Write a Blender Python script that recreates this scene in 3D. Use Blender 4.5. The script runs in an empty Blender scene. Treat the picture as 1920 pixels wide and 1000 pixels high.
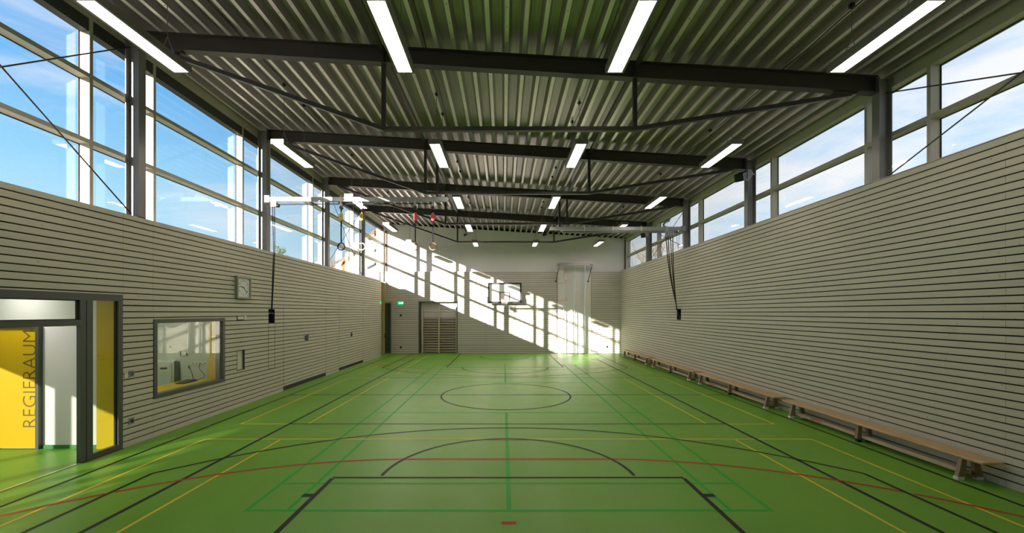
import bpy, math, random
from mathutils import Vector, Matrix

# ------------------------------------------------------------------ camera, world, sun, exposure
SC = bpy.context.scene
COL = SC.collection
FPX, HC = 780.0, 2.33                        # focal length in pixels of a 1920 wide frame, eye height
cam_data = bpy.data.cameras.new('camera')
cam_data.sensor_fit = 'HORIZONTAL'
cam_data.sensor_width = 36.0
cam_data.lens = 36.0 * FPX / 1920.0
cam_data.shift_x = (960 - 944) / 1920.0
cam_data.shift_y = (586 - 500) / 1920.0
cam_data.clip_start = 0.05
cam_data.clip_end = 500
camera = bpy.data.objects.new('camera', cam_data)
camera.location = (0, 0, HC)
camera.rotation_euler = (math.radians(90), 0, 0)
COL.objects.link(camera)
SC.camera = camera

SC.view_settings.view_transform = 'Standard'
SC.view_settings.look = 'None'
SC.view_settings.gamma = 1.0
SC.view_settings.use_curve_mapping = False
SC.view_settings.exposure = 0.95

SUN_STRENGTH = 14.5
LAMP_STRENGTH = 17.0
SKY_STRENGTH = 0.65
SUN_DIR = Vector((0.560, 1.0, -0.234)).normalized()

sun_data = bpy.data.lights.new('sun', 'SUN')
sun_data.energy = SUN_STRENGTH
sun_data.angle = math.radians(0.45)
sun_data.color = (1.0, 0.94, 0.83)
sun = bpy.data.objects.new('sun', sun_data)
sun.rotation_euler = SUN_DIR.to_track_quat('-Z', 'Y').to_euler()
sun.location = (-30, -50, 18)
COL.objects.link(sun)

world = bpy.data.worlds.new('sky')
SC.world = world
world.use_nodes = True
wn, wl = world.node_tree.nodes, world.node_tree.links
wn.clear()
w_out = wn.new('ShaderNodeOutputWorld')
w_bg = wn.new('ShaderNodeBackground')
w_tc = wn.new('ShaderNodeTexCoord')
w_sep = wn.new('ShaderNodeSeparateXYZ')
wl.new(w_tc.outputs['Generated'], w_sep.inputs[0])
w_grad = wn.new('ShaderNodeValToRGB')
w_grad.color_ramp.elements[0].position = 0.0
w_grad.color_ramp.elements[0].color = (0.64, 0.83, 0.95, 1)
w_grad.color_ramp.elements[1].position = 0.75
w_grad.color_ramp.elements[1].color = (0.10, 0.34, 0.80, 1)
e = w_grad.color_ramp.elements.new(0.13); e.color = (0.52, 0.79, 0.96, 1)
e = w_grad.color_ramp.elements.new(0.24); e.color = (0.33, 0.67, 0.95, 1)
e = w_grad.color_ramp.elements.new(0.40); e.color = (0.15, 0.46, 0.88, 1)
wl.new(w_sep.outputs['Z'], w_grad.inputs['Fac'])
# clouds: stretched noise, thick towards +X (right of the hall), wispy towards -X
w_map = wn.new('ShaderNodeMapping')
w_map.inputs['Scale'].default_value = (2.2, 1.6, 6.0)
w_map.inputs['Rotation'].default_value = (0.25, 0.1, 0.3)
wl.new(w_tc.outputs['Generated'], w_map.inputs['Vector'])
w_noise = wn.new('ShaderNodeTexNoise')
w_noise.inputs['Scale'].default_value = 1.6
w_noise.inputs['Detail'].default_value = 7.0
w_noise.inputs['Roughness'].default_value = 0.58
w_noise.inputs['Distortion'].default_value = 0.5
wl.new(w_map.outputs[0], w_noise.inputs['Vector'])
w_bias = wn.new('ShaderNodeMapRange')
w_bias.inputs['From Min'].default_value = -0.7
w_bias.inputs['From Max'].default_value = 0.6
w_bias.inputs['To Min'].default_value = 0.02
w_bias.inputs['To Max'].default_value = 0.27
wl.new(w_sep.outputs['X'], w_bias.inputs['Value'])
w_add = wn.new('ShaderNodeMath'); w_add.operation = 'ADD'
wl.new(w_noise.outputs['Fac'], w_add.inputs[0])
wl.new(w_bias.outputs[0], w_add.inputs[1])
w_cr = wn.new('ShaderNodeValToRGB')
w_cr.color_ramp.elements[0].position = 0.50
w_cr.color_ramp.elements[0].color = (0, 0, 0, 1)
w_cr.color_ramp.elements[1].position = 0.82
w_cr.color_ramp.elements[1].color = (1, 1, 1, 1)
wl.new(w_add.outputs[0], w_cr.inputs['Fac'])
w_mix = wn.new('ShaderNodeMix'); w_mix.data_type = 'RGBA'
w_mix.inputs['B'].default_value = (0.88, 0.91, 0.96, 1)
wl.new(w_cr.outputs['Color'], w_mix.inputs['Factor'])
wl.new(w_grad.outputs['Color'], w_mix.inputs['A'])
wl.new(w_mix.outputs['Result'], w_bg.inputs['Color'])
w_bg.inputs['Strength'].default_value = SKY_STRENGTH
wl.new(w_bg.outputs[0], w_out.inputs[0])
SC.cycles.max_bounces = 10
SC.cycles.diffuse_bounces = 6
SC.cycles.transparent_max_bounces = 24
SC.cycles.sample_clamp_indirect = 6.0
SC.cycles.use_denoising = True

random.seed(7)
R = math.radians

# ------------------------------------------------------------------ materials
def lin(c):
    return tuple(((v / 255) / 12.92 if v / 255 <= 0.04045 else ((v / 255 + 0.055) / 1.055) ** 2.4) for v in c) + (1.0,)

def mat(name, color, rough=0.5, metal=0.0, spec=0.5, noise=0.0, nscale=8.0, bump=0.0, stretch=(1, 1, 1)):
    m = bpy.data.materials.new(name)
    m.use_nodes = True
    n, l = m.node_tree.nodes, m.node_tree.links
    b = n['Principled BSDF']
    c = color if len(color) == 4 else tuple(color) + (1.0,)
    b.inputs['Base Color'].default_value = c
    b.inputs['Roughness'].default_value = rough
    b.inputs['Metallic'].default_value = metal
    b.inputs['Specular IOR Level'].default_value = spec
    if noise > 0 or bump > 0:
        tc = n.new('ShaderNodeTexCoord')
        mp = n.new('ShaderNodeMapping'); mp.inputs['Scale'].default_value = stretch
        nz = n.new('ShaderNodeTexNoise'); nz.inputs['Scale'].default_value = nscale
        nz.inputs['Detail'].default_value = 4
        l.new(tc.outputs['Object'], mp.inputs[0]); l.new(mp.outputs[0], nz.inputs['Vector'])
        if noise > 0:
            mx = n.new('ShaderNodeMix'); mx.data_type = 'RGBA'
            mx.inputs['A'].default_value = tuple(v * (1 - noise) for v in c[:3]) + (1,)
            mx.inputs['B'].default_value = tuple(min(1, v * (1 + noise)) for v in c[:3]) + (1,)
            l.new(nz.outputs['Fac'], mx.inputs['Factor']); l.new(mx.outputs['Result'], b.inputs['Base Color'])
        if bump > 0:
            bp = n.new('ShaderNodeBump'); bp.inputs['Strength'].default_value = bump; bp.inputs['Distance'].default_value = 0.01
            l.new(nz.outputs['Fac'], bp.inputs['Height']); l.new(bp.outputs[0], b.inputs['Normal'])
    return m

def emit(name, color, strength):
    m = bpy.data.materials.new(name); m.use_nodes = True
    n, l = m.node_tree.nodes, m.node_tree.links
    n.clear()
    o = n.new('ShaderNodeOutputMaterial'); e = n.new('ShaderNodeEmission')
    e.inputs['Color'].default_value = tuple(color[:3]) + (1,)
    e.inputs['Strength'].default_value = strength
    l.new(e.outputs[0], o.inputs[0])
    return m

def glass(name, tint=(1, 1, 1, 1), gain=1.7):
    m = bpy.data.materials.new(name); m.use_nodes = True
    n, l = m.node_tree.nodes, m.node_tree.links
    n.clear()
    o = n.new('ShaderNodeOutputMaterial')
    mx = n.new('ShaderNodeMixShader'); tr = n.new('ShaderNodeBsdfTransparent'); gl = n.new('ShaderNodeBsdfGlossy')
    fr = n.new('ShaderNodeFresnel'); fr.inputs['IOR'].default_value = 1.5
    ge = n.new('ShaderNodeNewGeometry')           # same fresnel from both faces of the thin pane
    mu = n.new('ShaderNodeMath'); mu.operation = 'MULTIPLY'; mu.inputs[1].default_value = gain; mu.use_clamp = True
    iv = n.new('ShaderNodeMix'); iv.data_type = 'FLOAT'
    iv.inputs['A'].default_value = 1.5; iv.inputs['B'].default_value = 1 / 1.5
    l.new(ge.outputs['Backfacing'], iv.inputs['Factor'])
    # the Fresnel node inverts the IOR on back faces itself, so feed it the inverse there
    l.new(iv.outputs['Result'], fr.inputs['IOR'])
    gl.inputs['Roughness'].default_value = 0.0
    tr.inputs['Color'].default_value = tint
    l.new(fr.outputs[0], mu.inputs[0]); l.new(mu.outputs[0], mx.inputs[0])
    l.new(tr.outputs[0], mx.inputs[1]); l.new(gl.outputs[0], mx.inputs[2]); l.new(mx.outputs[0], o.inputs[0])
    return m

def board_mat(name, base, pitch=0.1068, along='Y'):
    """painted spruce boards: a slight tone per board, faint grain, small dark knots"""
    m = bpy.data.materials.new(name); m.use_nodes = True
    n, l = m.node_tree.nodes, m.node_tree.links
    b = n['Principled BSDF']; b.inputs['Roughness'].default_value = 0.62
    b.inputs['Specular IOR Level'].default_value = 0.3
    tc = n.new('ShaderNodeTexCoord'); sp = n.new('ShaderNodeSeparateXYZ'); l.new(tc.outputs['Object'], sp.inputs[0])
    dv = n.new('ShaderNodeMath'); dv.operation = 'DIVIDE'; dv.inputs[1].default_value = pitch; l.new(sp.outputs['Z'], dv.inputs[0])
    fl = n.new('ShaderNodeMath'); fl.operation = 'FLOOR'; l.new(dv.outputs[0], fl.inputs[0])
    u4 = n.new('ShaderNodeMath'); u4.operation = 'DIVIDE'; u4.inputs[1].default_value = 2.05; l.new(sp.outputs[along], u4.inputs[0])
    uf = n.new('ShaderNodeMath'); uf.operation = 'FLOOR'; l.new(u4.outputs[0], uf.inputs[0])
    cb = n.new('ShaderNodeCombineXYZ'); l.new(fl.outputs[0], cb.inputs[0]); l.new(uf.outputs[0], cb.inputs[1])
    wn_ = n.new('ShaderNodeTexWhiteNoise'); wn_.noise_dimensions = '3D'; l.new(cb.outputs[0], wn_.inputs['Vector'])
    # grain
    mp = n.new('ShaderNodeMapping'); mp.inputs['Scale'].default_value = (3, 1.2, 60) if along == 'Y' else (1.2, 3, 60)
    l.new(tc.outputs['Object'], mp.inputs[0])
    gz = n.new('ShaderNodeTexNoise'); gz.inputs['Scale'].default_value = 2.0; gz.inputs['Detail'].default_value = 5
    l.new(mp.outputs[0], gz.inputs['Vector'])
    ad = n.new('ShaderNodeMath'); ad.operation = 'ADD'; l.new(wn_.outputs['Value'], ad.inputs[0]); l.new(gz.outputs['Fac'], ad.inputs[1])
    rg = n.new('ShaderNodeMapRange'); rg.inputs['From Min'].default_value = 0.2; rg.inputs['From Max'].default_value = 1.8
    rg.inputs['To Min'].default_value = 0.93; rg.inputs['To Max'].default_value = 1.06; l.new(ad.outputs[0], rg.inputs['Value'])
    sc = n.new('ShaderNodeVectorMath'); sc.operation = 'SCALE'; sc.inputs[0].default_value = base[:3]
    l.new(rg.outputs[0], sc.inputs['Scale'])
    # knots
    km = n.new('ShaderNodeMapping'); km.inputs['Scale'].default_value = (6.0, 6.0, 8.5)
    l.new(tc.outputs['Object'], km.inputs[0])
    vo = n.new('ShaderNodeTexVoronoi'); vo.inputs['Scale'].default_value = 1.0; vo.inputs['Randomness'].default_value = 1.0
    l.new(km.outputs[0], vo.inputs['Vector'])
    k1 = n.new('ShaderNodeMapRange'); k1.inputs['From Min'].default_value = 0.045; k1.inputs['From Max'].default_value = 0.085
    k1.inputs['To Min'].default_value = 0.62; k1.inputs['To Max'].default_value = 0.0; l.new(vo.outputs['Distance'], k1.inputs['Value'])
    mx = n.new('ShaderNodeMix'); mx.data_type = 'RGBA'; mx.inputs['B'].default_value = (0.12, 0.09, 0.05, 1)
    l.new(k1.outputs[0], mx.inputs['Factor']); l.new(sc.outputs[0], mx.inputs['A'])
    l.new(mx.outputs['Result'], b.inputs['Base Color'])
    return m

def wood_mat(name, c1, c2, axis='Y', rough=0.45):
    m = bpy.data.materials.new(name); m.use_nodes = True
    n, l = m.node_tree.nodes, m.node_tree.links
    b = n['Principled BSDF']; b.inputs['Roughness'].default_value = rough
    tc = n.new('ShaderNodeTexCoord'); mp = n.new('ShaderNodeMapping')
    s = {'X': (0.8, 14, 14), 'Y': (14, 0.8, 14), 'Z': (14, 14, 0.8)}[axis]
    mp.inputs['Scale'].default_value = s
    l.new(tc.outputs['Object'], mp.inputs[0])
    nz = n.new('ShaderNodeTexNoise'); nz.inputs['Scale'].default_value = 2.2; nz.inputs['Detail'].default_value = 6
    nz.inputs['Distortion'].default_value = 0.6
    l.new(mp.outputs[0], nz.inputs['Vector'])
    cr = n.new('ShaderNodeValToRGB'); cr.color_ramp.elements[0].position = 0.35; cr.color_ramp.elements[1].position = 0.68
    cr.color_ramp.elements[0].color = c1; cr.color_ramp.elements[1].color = c2
    l.new(nz.outputs['Fac'], cr.inputs['Fac']); l.new(cr.outputs[0], b.inputs['Base Color'])
    return m

def floor_mat():
    m = bpy.data.materials.new('green_linoleum'); m.use_nodes = True
    n, l = m.node_tree.nodes, m.node_tree.links
    b = n['Principled BSDF']
    b.inputs['Roughness'].default_value = 0.36
    b.inputs['Specular IOR Level'].default_value = 0.20
    tc = n.new('ShaderNodeTexCoord')
    n1 = n.new('ShaderNodeTexNoise'); n1.inputs['Scale'].default_value = 130; n1.inputs['Detail'].default_value = 2
    n2 = n.new('ShaderNodeTexNoise'); n2.inputs['Scale'].default_value = 0.9; n2.inputs['Detail'].default_value = 5
    l.new(tc.outputs['Object'], n1.inputs['Vector']); l.new(tc.outputs['Object'], n2.inputs['Vector'])
    ad = n.new('ShaderNodeMath'); ad.operation = 'ADD'; l.new(n1.outputs['Fac'], ad.inputs[0]); l.new(n2.outputs['Fac'], ad.inputs[1])
    cr = n.new('ShaderNodeMapRange'); cr.inputs['From Min'].default_value = 0.6; cr.inputs['From Max'].default_value = 1.4
    cr.inputs['To Min'].default_value = 0.0; cr.inputs['To Max'].default_value = 1.0
    l.new(ad.outputs[0], cr.inputs['Value'])
    mx = n.new('ShaderNodeMix'); mx.data_type = 'RGBA'
    mx.inputs['A'].default_value = (0.116, 0.295, 0.024, 1); mx.inputs['B'].default_value = (0.152, 0.358, 0.036, 1)
    l.new(cr.outputs[0], mx.inputs['Factor']); l.new(mx.outputs['Result'], b.inputs['Base Color'])
    n3 = n.new('ShaderNodeTexNoise'); n3.inputs['Scale'].default_value = 3.0; n3.inputs['Detail'].default_value = 3
    l.new(tc.outputs['Object'], n3.inputs['Vector'])
    rr = n.new('ShaderNodeMapRange'); rr.inputs['To Min'].default_value = 0.32; rr.inputs['To Max'].default_value = 0.42
    l.new(n3.outputs['Fac'], rr.inputs['Value']); l.new(rr.outputs[0], b.inputs['Roughness'])
    return m

def deck_mat(name, c1, c2):
    m = bpy.data.materials.new(name); m.use_nodes = True
    n, l = m.node_tree.nodes, m.node_tree.links
    b = n['Principled BSDF']; b.inputs['Metallic'].default_value = 0.50; b.inputs['Roughness'].default_value = 0.34
    tc = n.new('ShaderNodeTexCoord'); mp = n.new('ShaderNodeMapping'); mp.inputs['Scale'].default_value = (22, 0.35, 22)
    l.new(tc.outputs['Object'], mp.inputs[0])
    nz = n.new('ShaderNodeTexNoise'); nz.inputs['Scale'].default_value = 2; nz.inputs['Detail'].default_value = 5
    l.new(mp.outputs[0], nz.inputs['Vector'])
    cr = n.new('ShaderNodeValToRGB'); cr.color_ramp.elements[0].position = 0.3; cr.color_ramp.elements[1].position = 0.75
    cr.color_ramp.elements[0].color = c1 + (1,); cr.color_ramp.elements[1].color = c2 + (1,)
    l.new(nz.outputs['Fac'], cr.inputs['Fac'])
    # sparse dark specks
    m2 = n.new('ShaderNodeMapping'); m2.inputs['Scale'].default_value = (3.2, 3.2, 0.3); l.new(tc.outputs['Object'], m2.inputs[0])
    vo = n.new('ShaderNodeTexVoronoi'); vo.inputs['Scale'].default_value = 1.5; l.new(m2.outputs[0], vo.inputs['Vector'])
    k1 = n.new('ShaderNodeMapRange'); k1.inputs['From Min'].default_value = 0.03; k1.inputs['From Max'].default_value = 0.05
    k1.inputs['To Min'].default_value = 0.85; k1.inputs['To Max'].default_value = 0.0; l.new(vo.outputs['Distance'], k1.inputs['Value'])
    mx = n.new('ShaderNodeMix'); mx.data_type = 'RGBA'; mx.inputs['B'].default_value = (0.02, 0.02, 0.02, 1)
    l.new(k1.outputs[0], mx.inputs['Factor']); l.new(cr.outputs[0], mx.inputs['A']); l.new(mx.outputs['Result'], b.inputs['Base Color'])
    return m

M = {}
M['floor'] = floor_mat()
M['deck'] = deck_mat('galvanised_deck_lit', (0.76, 0.70, 0.72), (0.95, 0.88, 0.90))  # same sheet metal, made paler where the low flanges catch light
M['deck_perforated_shaded'] = deck_mat('shaded_perforated_deck', (0.36, 0.32, 0.36), (0.55, 0.49, 0.54))  # perforated flange, darkened further for the shade in its recess
M['deck_web_shaded'] = deck_mat('shaded_deck_web', (0.36, 0.31, 0.33), (0.52, 0.45, 0.48))  # shade of the slanted sides put into the colour
M['board_y'] = board_mat('painted_boards_side', (0.505, 0.487, 0.385), along='Y')
M['board_x'] = board_mat('painted_boards_end', (0.58, 0.545, 0.475), along='X')
M['gap'] = mat('dark_backing', (0.010, 0.010, 0.008), 0.9)
M['white'] = mat('white_plaster', (0.72, 0.685, 0.665), 0.8, noise=0.03, nscale=3)
M['outer'] = mat('outer_render', (0.55, 0.54, 0.50), 0.85)
M['steel'] = mat('dark_grey_paint', (0.052, 0.044, 0.041), 0.42, noise=0.08, nscale=5)
M['steel_col'] = mat('dark_grey_column_paint', (0.23, 0.225, 0.22), 0.40, noise=0.08, nscale=5)
M['mull'] = mat('olive_timber_profile', (0.48, 0.45, 0.36), 0.5, noise=0.08, nscale=6, stretch=(1, 1, 0.2))
M['seal'] = mat('black_rubber', (0.012, 0.012, 0.014), 0.6)
M['blind'] = mat('dark_blind_fabric', (0.045, 0.048, 0.046), 0.6, noise=0.15, nscale=3, stretch=(1, 0.1, 8))
M['glass'] = glass('window_glass')
M['glass_dimmed'] = glass('sun_dimming_glass', tint=(0.50, 0.51, 0.50, 1), gain=1.7)  # unseen outer panes, tint added to weaken the sun in the lobby
M['downlight'] = emit('downlight_face', (1.0, 0.95, 0.92), 70.0)
M['room_fill'] = emit('control_room_fill_face', (1.0, 0.95, 0.88), 95.0)  # added unseen lamp that brightens the control room
M['glass_hall'] = glass('interior_glass', tint=(0.88, 0.92, 0.88, 1), gain=1.25)
M['glass_green'] = glass('green_door_glass', tint=(0.45, 0.58, 0.52, 1), gain=2.0)
M['frame'] = mat('grey_aluminium_frame', (0.085, 0.090, 0.080), 0.42, 0.2, noise=0.06, nscale=4)
M['yellow'] = mat('yellow_laminate', (0.60, 0.385, 0.002), 0.42, spec=0.25, noise=0.03, nscale=2)
M['dark_letter'] = mat('dark_lettering', (0.10, 0.065, 0.01), 0.5)
M['lamp_body'] = mat('lamp_housing', (0.22, 0.20, 0.19), 0.4, noise=0.02)
M['lamp_face'] = emit('lamp_face', (1.0, 0.85, 0.76), LAMP_STRENGTH)
M['wire'] = mat('suspension_wire', (0.25, 0.25, 0.25), 0.4, 0.7)
M['clip'] = mat('black_clip', (0.02, 0.02, 0.02), 0.5)
M['alu'] = mat('satin_aluminium', (0.36, 0.38, 0.37), 0.40, 0.4, noise=0.05, nscale=5, stretch=(0.2, 6, 6))
M['alu_tube'] = mat('galvanised_tube', (0.60, 0.66, 0.66), 0.35, 0.35)
M['rope'] = mat('dark_blue_rope', (0.012, 0.014, 0.035), 0.8)
M['hemp'] = mat('dark_hemp_rope', (0.045, 0.036, 0.022), 0.9, noise=0.2, nscale=60)
M['strap'] = mat('black_webbing', (0.012, 0.013, 0.02), 0.9, spec=0.1)
M['ring_wood'] = wood_mat('laminated_beech_ring', (0.42, 0.16, 0.08, 1), (0.55, 0.24, 0.12, 1), 'X')
M['ring_pale'] = wood_mat('pale_beech_ring', (0.55, 0.42, 0.28, 1), (0.66, 0.54, 0.38, 1), 'X')
M['red_grip'] = mat('red_leather', (0.55, 0.06, 0.05), 0.55)
M['yellow_grip'] = mat('ochre_leather', (0.60, 0.36, 0.04), 0.55)
M['red_paint'] = mat('red_paint', (0.50, 0.03, 0.012), 0.5)
M['seat_wood'] = wood_mat('varnished_pine_seat', (0.42, 0.27, 0.12, 1), (0.58, 0.41, 0.21, 1), 'Y', 0.38)
M['beam_wood'] = wood_mat('pale_pine_beam', (0.50, 0.39, 0.23, 1), (0.62, 0.51, 0.33, 1), 'Y', 0.45)
M['leg_wood'] = wood_mat('brown_plywood_leg', (0.22, 0.145, 0.09, 1), (0.32, 0.22, 0.14, 1), 'Z', 0.5)
M['foot'] = mat('white_plastic_foot', (0.72, 0.72, 0.70), 0.5)
M['ash'] = wood_mat('pale_ash_bars', (0.47, 0.40, 0.29, 1), (0.58, 0.51, 0.39, 1), 'X', 0.5)
M['ash_v'] = wood_mat('pale_ash_uprights', (0.50, 0.43, 0.32, 1), (0.62, 0.55, 0.42, 1), 'Z', 0.5)
M['bar_board'] = mat('brown_grey_board', (0.26, 0.235, 0.19), 0.7, noise=0.05, nscale=3)
M['black'] = mat('black_plastic', (0.015, 0.015, 0.016), 0.45)
M['grey_plastic'] = mat('grey_plastic', (0.22, 0.24, 0.25), 0.45)
M['pale_plastic'] = mat('pale_plastic', (0.62, 0.60, 0.53), 0.45)
M['clock_frame'] = mat('clock_frame_grey', (0.25, 0.26, 0.23), 0.4, 0.3)
M['clock_face'] = mat('clock_face_pale', (0.60, 0.66, 0.58), 0.5)
M['backboard'] = mat('white_backboard', (0.75, 0.76, 0.76), 0.3)
M['rim'] = mat('orange_rim', (0.80, 0.10, 0.02), 0.4)
M['net'] = mat('white_net', (0.78, 0.78, 0.76), 0.8)
M['exit_green'] = emit('exit_sign_green', (0.02, 0.50, 0.18), 1.0)
M['exit_white'] = emit('exit_sign_white', (0.85, 1.0, 0.90), 1.0)
M['mark_red'] = mat('orange_red_print', (0.72, 0.30, 0.16), 0.6)
M['edge_brown'] = mat('red_brown_edge', (0.22, 0.07, 0.035), 0.6)
M['rust'] = mat('dark_brown_trim', (0.06, 0.03, 0.015), 0.5)
M['line_green'] = mat('green_line', (0.020, 0.34, 0.025), 0.5, spec=0.2)
M['line_yellow'] = mat('yellow_line', (0.66, 0.50, 0.04), 0.5, spec=0.2)
M['line_navy'] = mat('navy_line', (0.010, 0.014, 0.026), 0.5, spec=0.2)
M['line_red'] = mat('red_line', (0.40, 0.025, 0.008), 0.5, spec=0.2)
M['line_black'] = mat('black_line', (0.008, 0.008, 0.006), 0.5, spec=0.2)
M['steel_strip'] = mat('brushed_threshold', (0.60, 0.56, 0.48), 0.3, 0.8)
M['skirting'] = mat('green_skirting', (0.03, 0.20, 0.03), 0.5)
M['ground'] = mat('winter_grass', (0.16, 0.17, 0.08), 0.9, noise=0.3, nscale=0.6)
M['facade'] = mat('cream_facade', (0.50, 0.45, 0.35), 0.8, noise=0.04, nscale=1)
M['tiles'] = mat('orange_roof_tiles', (0.34, 0.10, 0.04), 0.8, noise=0.25, nscale=10)
M['verge'] = mat('orange_brown_verge', (0.30, 0.095, 0.04), 0.7)
M['bark'] = mat('grey_bark', (0.16, 0.14, 0.12), 0.9, noise=0.2, nscale=10)
M['needle'] = mat('evergreen_needles', (0.10, 0.13, 0.06), 0.9, noise=0.3, nscale=6)
M['room_grey'] = mat('room_wall_paint', (0.50, 0.52, 0.44), 0.7)
M['cabinet'] = mat('cream_cabinet', (0.55, 0.56, 0.47), 0.45)
M['speaker_grey'] = mat('pale_grey_bracket', (0.42, 0.43, 0.46), 0.4, 0.2)
M['olive_timber'] = mat('olive_varnished_timber', (0.42, 0.37, 0.18), 0.55, noise=0.12, nscale=4, stretch=(6, 6, 0.4))

# ------------------------------------------------------------------ mesh helpers
def origin(o):
    v = Vector((0, 0, 0))
    while o is not None:
        v += o.location
        o = o.parent
    return v

class MB:
    def __init__(s): s.v, s.f, s.m = [], [], []
    def add(s, vs, fs, m=0):
        b = len(s.v); s.v += [tuple(v) for v in vs]
        s.f += [tuple(i + b for i in f) for f in fs]; s.m += [m] * len(fs)
    def box(s, x0, x1, y0, y1, z0, z1, m=0):
        x0, x1 = min(x0, x1), max(x0, x1); y0, y1 = min(y0, y1), max(y0, y1); z0, z1 = min(z0, z1), max(z0, z1)
        s.add([(x0,y0,z0),(x1,y0,z0),(x1,y1,z0),(x0,y1,z0),(x0,y0,z1),(x1,y0,z1),(x1,y1,z1),(x0,y1,z1)],
              [(0,3,2,1),(4,5,6,7),(0,1,5,4),(1,2,6,5),(2,3,7,6),(3,0,4,7)], m)
    def frame(s, p, q, up=(0, 0, 1)):
        p, q = Vector(p), Vector(q); d = (q - p).normalized(); up = Vector(up)
        if abs(d.dot(up)) > 0.98: up = Vector((0, 1, 0))
        a = d.cross(up).normalized(); b = a.cross(d).normalized()
        return p, q, a, b
    def bar(s, p, q, w, h, m=0, up=(0, 0, 1)):
        p, q, a, b = s.frame(p, q, up)
        vs = []
        for c in (p, q):
            for i, j in ((-1,-1),(1,-1),(1,1),(-1,1)): vs.append(c + a * (i * w / 2) + b * (j * h / 2))
        s.add(vs, [(3,2,1,0),(4,5,6,7),(0,1,5,4),(1,2,6,5),(2,3,7,6),(3,0,4,7)], m)
    def extr(s, prof, p, q, m=0, up=(0, 0, 1)):
        """profile (a,b) swept straight from p to q, capped"""
        p, q, a, b = s.frame(p, q, up)
        k = len(prof); vs = [c + a * u + b * w for c in (p, q) for u, w in prof]
        fs = [tuple(range(k))[::-1], tuple(range(k, 2 * k))] + [(i, (i + 1) % k, k + (i + 1) % k, k + i) for i in range(k)]
        s.add(vs, fs, m)
    def ibeam(s, p, q, dep, wid, tf=0.014, tw=0.010, m=0, up=(0, 0, 1)):
        d, w = dep / 2, wid / 2
        s.extr([(-w,-d),(w,-d),(w,-d+tf),(tw/2,-d+tf),(tw/2,d-tf),(w,d-tf),(w,d),(-w,d),(-w,d-tf),(-tw/2,d-tf),(-tw/2,-d+tf),(-w,-d+tf)], p, q, m, up)
    def tube(s, pts, r, n=8, m=0, closed=False, r2=None):
        pts = [Vector(p) for p in pts]; k = len(pts); b0 = len(s.v); vs = []
        prev = None
        for i, p in enumerate(pts):
            if closed: d = (pts[(i + 1) % k] - pts[i - 1]).normalized()
            else: d = (pts[min(i + 1, k - 1)] - pts[max(i - 1, 0)]).normalized()
            if prev is None:
                up = Vector((0, 0, 1)) if abs(d.z) < 0.95 else Vector((0, 1, 0))
                a = d.cross(up).normalized()
            else:
                a = (prev - d * prev.dot(d)).normalized()
            prev = a; b = d.cross(a)
            rr = r if r2 is None else r + (r2 - r) * i / max(1, k - 1)
            for j in range(n):
                t = 2 * math.pi * j / n
                vs.append(p + a * (rr * math.cos(t)) + b * (rr * math.sin(t)))
        fs = []
        for i in range(k if closed else k - 1):
            for j in range(n):
                i2 = (i + 1) % k
                fs.append((i * n + j, i * n + (j + 1) % n, i2 * n + (j + 1) % n, i2 * n + j))
        if not closed:
            fs.append(tuple(range(n))[::-1]); fs.append(tuple((k - 1) * n + j for j in range(n)))
        s.add(vs, fs, m)
    def prism(s, poly, axis, a, b, m=0):
        """poly in the other two axes; axis 'X','Y','Z' extruded a..b"""
        def P(u, w, t): return {'X': (t, u, w), 'Y': (u, t, w), 'Z': (u, w, t)}[axis]
        k = len(poly); vs = [P(u, w, a) for u, w in poly] + [P(u, w, b) for u, w in poly]
        fs = [tuple(range(k))[::-1], tuple(range(k, 2 * k))] + [(i, (i + 1) % k, k + (i + 1) % k, k + i) for i in range(k)]
        s.add(vs, fs, m)
    def ring(s, c, rad, r, normal='Y', n=28, k=8, m=0):
        pts = []
        for i in range(n):
            t = 2 * math.pi * i / n; u, w = rad * math.cos(t), rad * math.sin(t)
            pts.append({'Y': (c[0] + u, c[1], c[2] + w), 'Z': (c[0] + u, c[1] + w, c[2]), 'X': (c[0], c[1] + u, c[2] + w)}[normal])
        s.tube(pts, r, k, m, closed=True)
    def build(s, name, mats, parent=None, smooth=False, bevel=0.0):
        off = origin(parent) if parent is not None else Vector((0, 0, 0))
        me = bpy.data.meshes.new(name)
        me.from_pydata([tuple(Vector(v) - off) for v in s.v], [], s.f)
        if not isinstance(mats, (list, tuple)): mats = [mats]
        for mm in mats: me.materials.append(M[mm] if isinstance(mm, str) else mm)
        me.polygons.foreach_set('material_index', s.m)
        me.update()
        import bmesh
        bm = bmesh.new(); bm.from_mesh(me); bmesh.ops.recalc_face_normals(bm, faces=bm.faces); bm.to_mesh(me); bm.free()
        if smooth:
            me.polygons.foreach_set('use_smooth', [True] * len(me.polygons))
        o = bpy.data.objects.new(name, me); COL.objects.link(o)
        if parent is not None: o.parent = parent
        if bevel > 0:
            bv = o.modifiers.new('bevel', 'BEVEL'); bv.width = bevel; bv.segments = 2; bv.limit_method = 'ANGLE'
        return o

def recenter(o):
    """move a top-level mesh's origin to its base centre"""
    me = o.data
    xs = [v.co for v in me.vertices]
    c = Vector(((min(v.x for v in xs) + max(v.x for v in xs)) / 2, (min(v.y for v in xs) + max(v.y for v in xs)) / 2, min(v.z for v in xs)))
    me.transform(Matrix.Translation(-c)); o.location = o.location + c
    return o

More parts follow.
